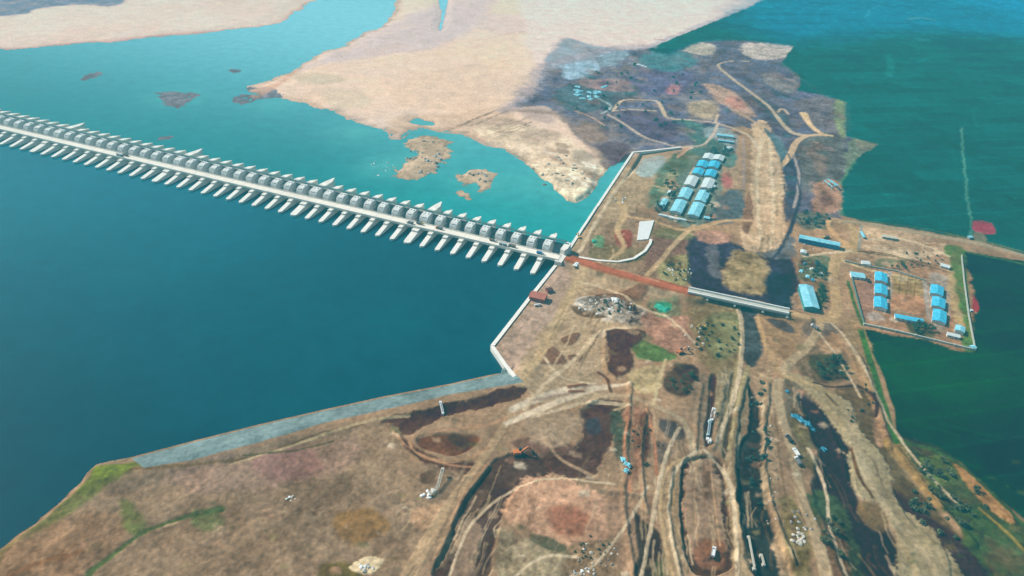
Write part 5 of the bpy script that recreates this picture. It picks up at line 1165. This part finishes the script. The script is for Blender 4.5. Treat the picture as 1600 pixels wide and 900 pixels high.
scatter_rocks(880, 270, 50, 26, 26, [0, 1], 1.4, 3.2, 'rock on the pale spit across from the river wall', 'rocks on the pale spit', 'river_rock', 7, 2)
scatter_rocks(668, 772, 14, 9, 14, [3], .7, 1.8, 'white block dumped around the leaning lattice boom', 'white blocks by the diagonal road', 'concrete_block', 8)
scatter_rocks(935, 865, 34, 26, 26, [0, 1], .6, 1.5, 'small lump on the scraped ground at the bottom centre', 'lumps on the scraped ground', 'rubble_lump', 9)
scatter_rocks(915, 893, 20, 6, 14, [3, 2], .6, 1.2, 'white rubbish piece at the very bottom of the scraped ground', 'rubbish at the bottom of the scraped ground', 'rubbish_piece', 10)
scatter_rocks(1060, 425, 22, 14, 24, [0, 3], .7, 1.4, 'pale lump in the speckled dump above the red road', 'lumps above the red road', 'rubble_lump', 11)
scatter_rocks(1276, 385, 30, 8, 12, [0, 3, 1], .7, 1.4, 'scrap lump in front of the blue walled shed', 'scrap in front of the blue walled shed', 'scrap_lump', 12)
scatter_rocks(970, 312, 10, 6, 8, [3, 2], .8, 2.0, 'grey white lump in the yard left of the camp', 'lumps left of the camp', 'rubble_lump', 13)
scatter_rocks(455, 778, 7, 6, 6, [3, 0], .8, 1.7, 'pale block in the lone pile on the grassland', 'blocks of the lone grassland pile', 'concrete_block', 14)
scatter_rocks(576, 885, 18, 8, 12, [0, 3], .8, 1.6, 'pale slab piece in the pile at the bottom edge', 'slabs at the bottom edge', 'slab_piece', 15)
scatter_rocks(1085, 525, 20, 22, 16, [0, 1, 3], .6, 1.5, 'lump in the reddish works beneath the bridge', 'lumps beneath the bridge', 'rubble_lump', 16)
scatter_rocks(1475, 412, 10, 8, 8, [3, 0], .6, 1.2, 'pale lump beside the white hut of the upper yard', 'lumps beside the upper yard hut', 'rubble_lump', 17)
scatter_rocks(1205, 750, 12, 90, 24, [0, 1], .5, 1.2, 'small stone along the bank of the dark channel', 'stones along the dark channel', 'stone', 18)
def tarp(px, py, sx, sy, m, label, group, seed):
    r_ = random.Random(seed); p = at(px, py); n_ = 7; vs = []; fs = []
    for j in range(n_):
        for i in range(n_):
            ex = 1 + r_.uniform(-.2, .2) if i in (0, n_ - 1) or j in (0, n_ - 1) else 1
            vs.append(((i / (n_ - 1) - .5) * sx * ex, (j / (n_ - 1) - .5) * sy * ex, .4 + r_.uniform(0, .9) if 0 < i < n_ - 1 and 0 < j < n_ - 1 else 0.0))
    for j in range(n_ - 1):
        for i in range(n_ - 1): a = j * n_ + i; fs.append((a, a + 1, a + n_ + 1, a + n_))
    mb = MB(); mb.add(vs, fs); mb.add([(x, y, z_ - .25) for x, y, z_ in vs], [f[::-1] for f in fs])
    o = mb.build('tarpaulin', m); o.location = p + Vector((0, 0, .35)); o.rotation_euler = (0, 0, r_.uniform(0, 3)); tag(o, label, 'tarpaulin', group)
tg = 'tarpaulins along the dark ditch'
for i, (x, y, a, b) in enumerate([(1243, 650, 7, 5), (1252, 656, 8, 5), (1262, 662, 7, 5), (1270, 668, 5, 4), (1230, 612, 4, 3), (1288, 700, 5, 4)]):
    tarp(x, y, a, b, TARP, 'rumpled blue tarpaulin in the litter strip along the dark ditch', tg, i)
for i, (x, y, a, b) in enumerate([(974, 720, 5, 4), (980, 728, 6, 4), (978, 738, 4, 4)]):
    tarp(x, y, a, b, ROOF_L, 'pale cyan sheet in the heap at the centre of the works', 'pale sheets in the works heap', 30 + i)
tarp(1035, 481, 14, 9, mat('green_netting', (.03, .33, .20), .7, .2, .8), 'green netting spread beside the red road', None, 50)
tarp(960, 470, 8, 6, WTARP, 'white sheet lying on the far right of the grey dump', None, 51)
tarp(928, 377, 7, 5, mat('green_netting', (.03, .33, .20)), 'small green net in the yard beside the barrage', None, 52)
tarp(900, 418, 9, 5, WTARP, 'white sheet beside the start of the red road', None, 53)
for i, (x, y) in enumerate([(1258, 412), (1268, 420), (1262, 432), (1277, 410), (1283, 428), (1252, 424), (1270, 437)]):
    tarp(x, y, 6, 4, [TARP, WTARP, ROOF_L][i % 3], 'tarpaulin among the bushes between the two long sheds', 'tarpaulins between the two long sheds', 60 + i)
for i in range(16):
    tarp(895 + random.uniform(0, 52), 138 + random.uniform(-5, 16), 11, 7, ROOF_L, 'pale sheet in the far litter field beyond the camp', 'pale sheets in the far litter field', 80 + i)

# ------------------------------------------------------------------ trees and shrubs
def crown_mesh(name, m, seed, h=5.0, r0=3.0, n=260, low=.25):
    r_ = random.Random(seed); vs = []; fs = []
    lobes = [(Vector((r_.uniform(-.55, .55) * r0, r_.uniform(-.55, .55) * r0, h * r_.uniform(low + .2, .95))), r0 * r_.uniform(.35, .65)) for _ in range(7)]
    for k in range(n):
        c, rr = r_.choice(lobes); d_ = Vector((r_.gauss(0, 1), r_.gauss(0, 1), r_.gauss(0, .8))).normalized() * rr * r_.uniform(.55, 1.05); p_ = c + d_
        p_.z = max(p_.z, h * low * .6)
        s_ = r_.uniform(.25, .6); u_ = Vector((r_.gauss(0, 1), r_.gauss(0, 1), r_.gauss(0, 1))).normalized(); v_ = u_.cross(d_.normalized() if d_.length else Vector((0, 0, 1))).normalized(); b = len(vs)
        w2 = (u_ + d_.normalized() * .3).normalized()
        vs += [p_ - v_ * s_, p_ + w2 * s_ * .8, p_ + v_ * s_, p_ - w2 * s_ * .8]; fs.append((b, b + 1, b + 2, b + 3))
    me = bpy.data.meshes.new(name); me.from_pydata([tuple(v) for v in vs], [], fs); me.materials.append(m); return me
def trunk_mesh(h):
    e = MB(); e.cyl((0, 0, -.5), (.1, .1, h * .5), .28, .18, 7); e.cyl((.1, .1, h * .45), (1.1, .4, h * .8), .13, .05, 5); e.cyl((.1, .1, h * .45), (-.9, -.6, h * .82), .13, .05, 5); e.cyl((.1, .1, h * .5), (.2, .9, h * .9), .12, .05, 5)
    return mesh_of(e, 'trunk', BARK)
CR = [[crown_mesh('crown', LEAVES[i], 10 * i + j, 6.0, 3.2) for j in range(3)] for i in range(3)]; TR = trunk_mesh(6.0)
SH = [[crown_mesh('shrub', LEAVES[i], 50 + 10 * i + j, 2.0, 1.7, 110, .1) for j in range(3)] for i in range(3)]
def trees(cx, cy, rx_, ry_, n, ki, smin, smax, label, group, seed, shrub=False):
    r_ = random.Random(seed * 7 + 1); made = []
    for k in range(n):
        a = r_.uniform(0, 6.28); q = math.sqrt(r_.random()); p = at(cx + math.cos(a) * q * rx_, cy + math.sin(a) * q * ry_); s_ = r_.uniform(smin, smax)
        if p.z < .3: continue
        if shrub:
            o = bpy.data.objects.new('shrub', r_.choice(SH[ki])); col.objects.link(o); o.location = p; tag(o, label, 'shrub', group)
        else:
            o = empty('tree', p); tag(o, label, 'tree', group); c_ = link('crown', r_.choice(CR[ki]), o); link('trunk', TR, o)
        made.append(o); o.rotation_euler = (0, 0, r_.uniform(0, 6.28)); o.scale = (s_ * r_.uniform(.85, 1.2), s_, s_ * r_.uniform(.8, 1.2))
    ends(made, label)
TT = [
 (1300, 576, 24, 17, 18, 0, .6, 1.0, 'dark tree in the grove below the road bend', 'dark trees in the grove below the road bend'),
 (1065, 595, 22, 18, 11, 0, .5, .8, 'dark tree in the clump at the centre of the works', 'dark trees at the centre of the works'),
 (1272, 425, 22, 16, 16, 2, .6, 1.0, 'bluish green tree between the two long sheds', 'trees between the two long sheds'),
 (1283, 465, 4, 16, 7, 0, .8, 1.1, 'dark tree along the right side of the large pale shed', 'trees beside the large pale shed'),
 (1440, 516, 18, 7, 10, 0, .7, 1.1, 'dark tree behind the near compound wall', 'trees behind the near compound wall'),
 (1052, 290, 14, 22, 14, 0, .7, 1.1, 'dark green tree between camp rows and river wall', 'trees between camp and river wall'),
 (1108, 318, 5, 30, 8, 2, .7, 1.0, 'tree along the right side of the camp', 'trees on the right side of the camp'),
 (1128, 238, 22, 5, 10, 2, .8, 1.2, 'tree in the strip behind the camp rows', 'trees behind the camp rows'),
 (1032, 325, 10, 12, 9, 2, .6, 1.0, 'tree at the near left corner of the camp', 'trees at the near left camp corner'),
 (1270, 345, 20, 10, 10, 2, .7, 1.0, 'tree on the scrubby rise above the blue walled shed', 'trees above the blue walled shed'),
 (1460, 735, 26, 18, 12, 1, .6, 1.0, 'olive tree in the green corner beside the dark field', 'trees in the green corner'),
 (1305, 845, 20, 40, 10, 1, .6, 1.0, 'olive tree right of the lower dirt road', 'trees right of the lower dirt road'),
 (1408, 418, 24, 4, 6, 0, .6, .9, 'tree beside the green strip inside the compound', 'trees beside the compound strip'),
]
for i, t_ in enumerate(TT): trees(*t_, seed=i)
SS = [
 (1480, 790, 60, 50, 34, 1, .9, 1.8, 'low olive shrub in the green corner beside the dark field', 'shrubs in the green corner'),
 (1185, 700, 16, 110, 26, 2, .7, 1.3, 'low shrub on the bank of the dark channel', 'shrubs along the dark channel'),
 (950, 482, 45, 12, 16, 1, .7, 1.2, 'weedy shrub growing in the grey dump', 'shrubs in the grey dump'),
 (1060, 425, 24, 14, 20, 1, .6, 1.1, 'weedy shrub in the speckled dump above the red road', 'shrubs above the red road'),
 (1120, 530, 40, 30, 24, 1, .7, 1.3, 'olive shrub on the rough ground beneath the bridge', 'shrubs beneath the bridge'),
 (1010, 690, 26, 40, 12, 1, .5, .9, 'small shrub among the brown strips at the centre of the works', 'shrubs among the brown strips'),
 (925, 858, 30, 24, 14, 1, .4, .8, 'small shrub in the scrub patch at the bottom centre', 'shrubs at the bottom centre'),
 (1345, 640, 24, 40, 12, 1, .5, .9, 'small shrub on the slope right of the wide pale track', 'shrubs right of the wide pale track'),
 (1425, 405, 60, 12, 18, 0, .5, .9, 'small dark shrub along the upper yard of the compound', 'shrubs in the upper yard'),
 (1270, 340, 30, 12, 16, 2, .8, 1.4, 'shrub on the scrubby rise above the blue walled shed', 'shrubs above the blue walled shed'),
 (1000, 150, 110, 50, 34, 2, 1.2, 2.4, 'low shrub on the dark flood bank beyond the camp', 'shrubs on the dark flood bank'),
]
for i, t_ in enumerate(SS): trees(*t_, seed=40 + i, shrub=True)

# ------------------------------------------------------------------ air
e = MB(); e.box((0, 0, (CH + 40 - 8) / 2), (19000, 25000, CH + 48))
hz = e.build('haze', None); hz.location = (0, 0, 0); hz['kind'] = 'stuff'
hm_ = bpy.data.materials.new('air'); hm_.use_nodes = True; n = hm_.node_tree.nodes; n.remove(n['Principled BSDF'])
pv = n.new('ShaderNodeVolumePrincipled'); pv.inputs['Color'].default_value = (*HAZE_C, 1); pv.inputs['Density'].default_value = HAZE_D; pv.inputs['Anisotropy'].default_value = 0.0
hm_.node_tree.links.new(pv.outputs[0], n['Material Output'].inputs['Volume'])
hz.data.materials.clear(); hz.data.materials.append(hm_)
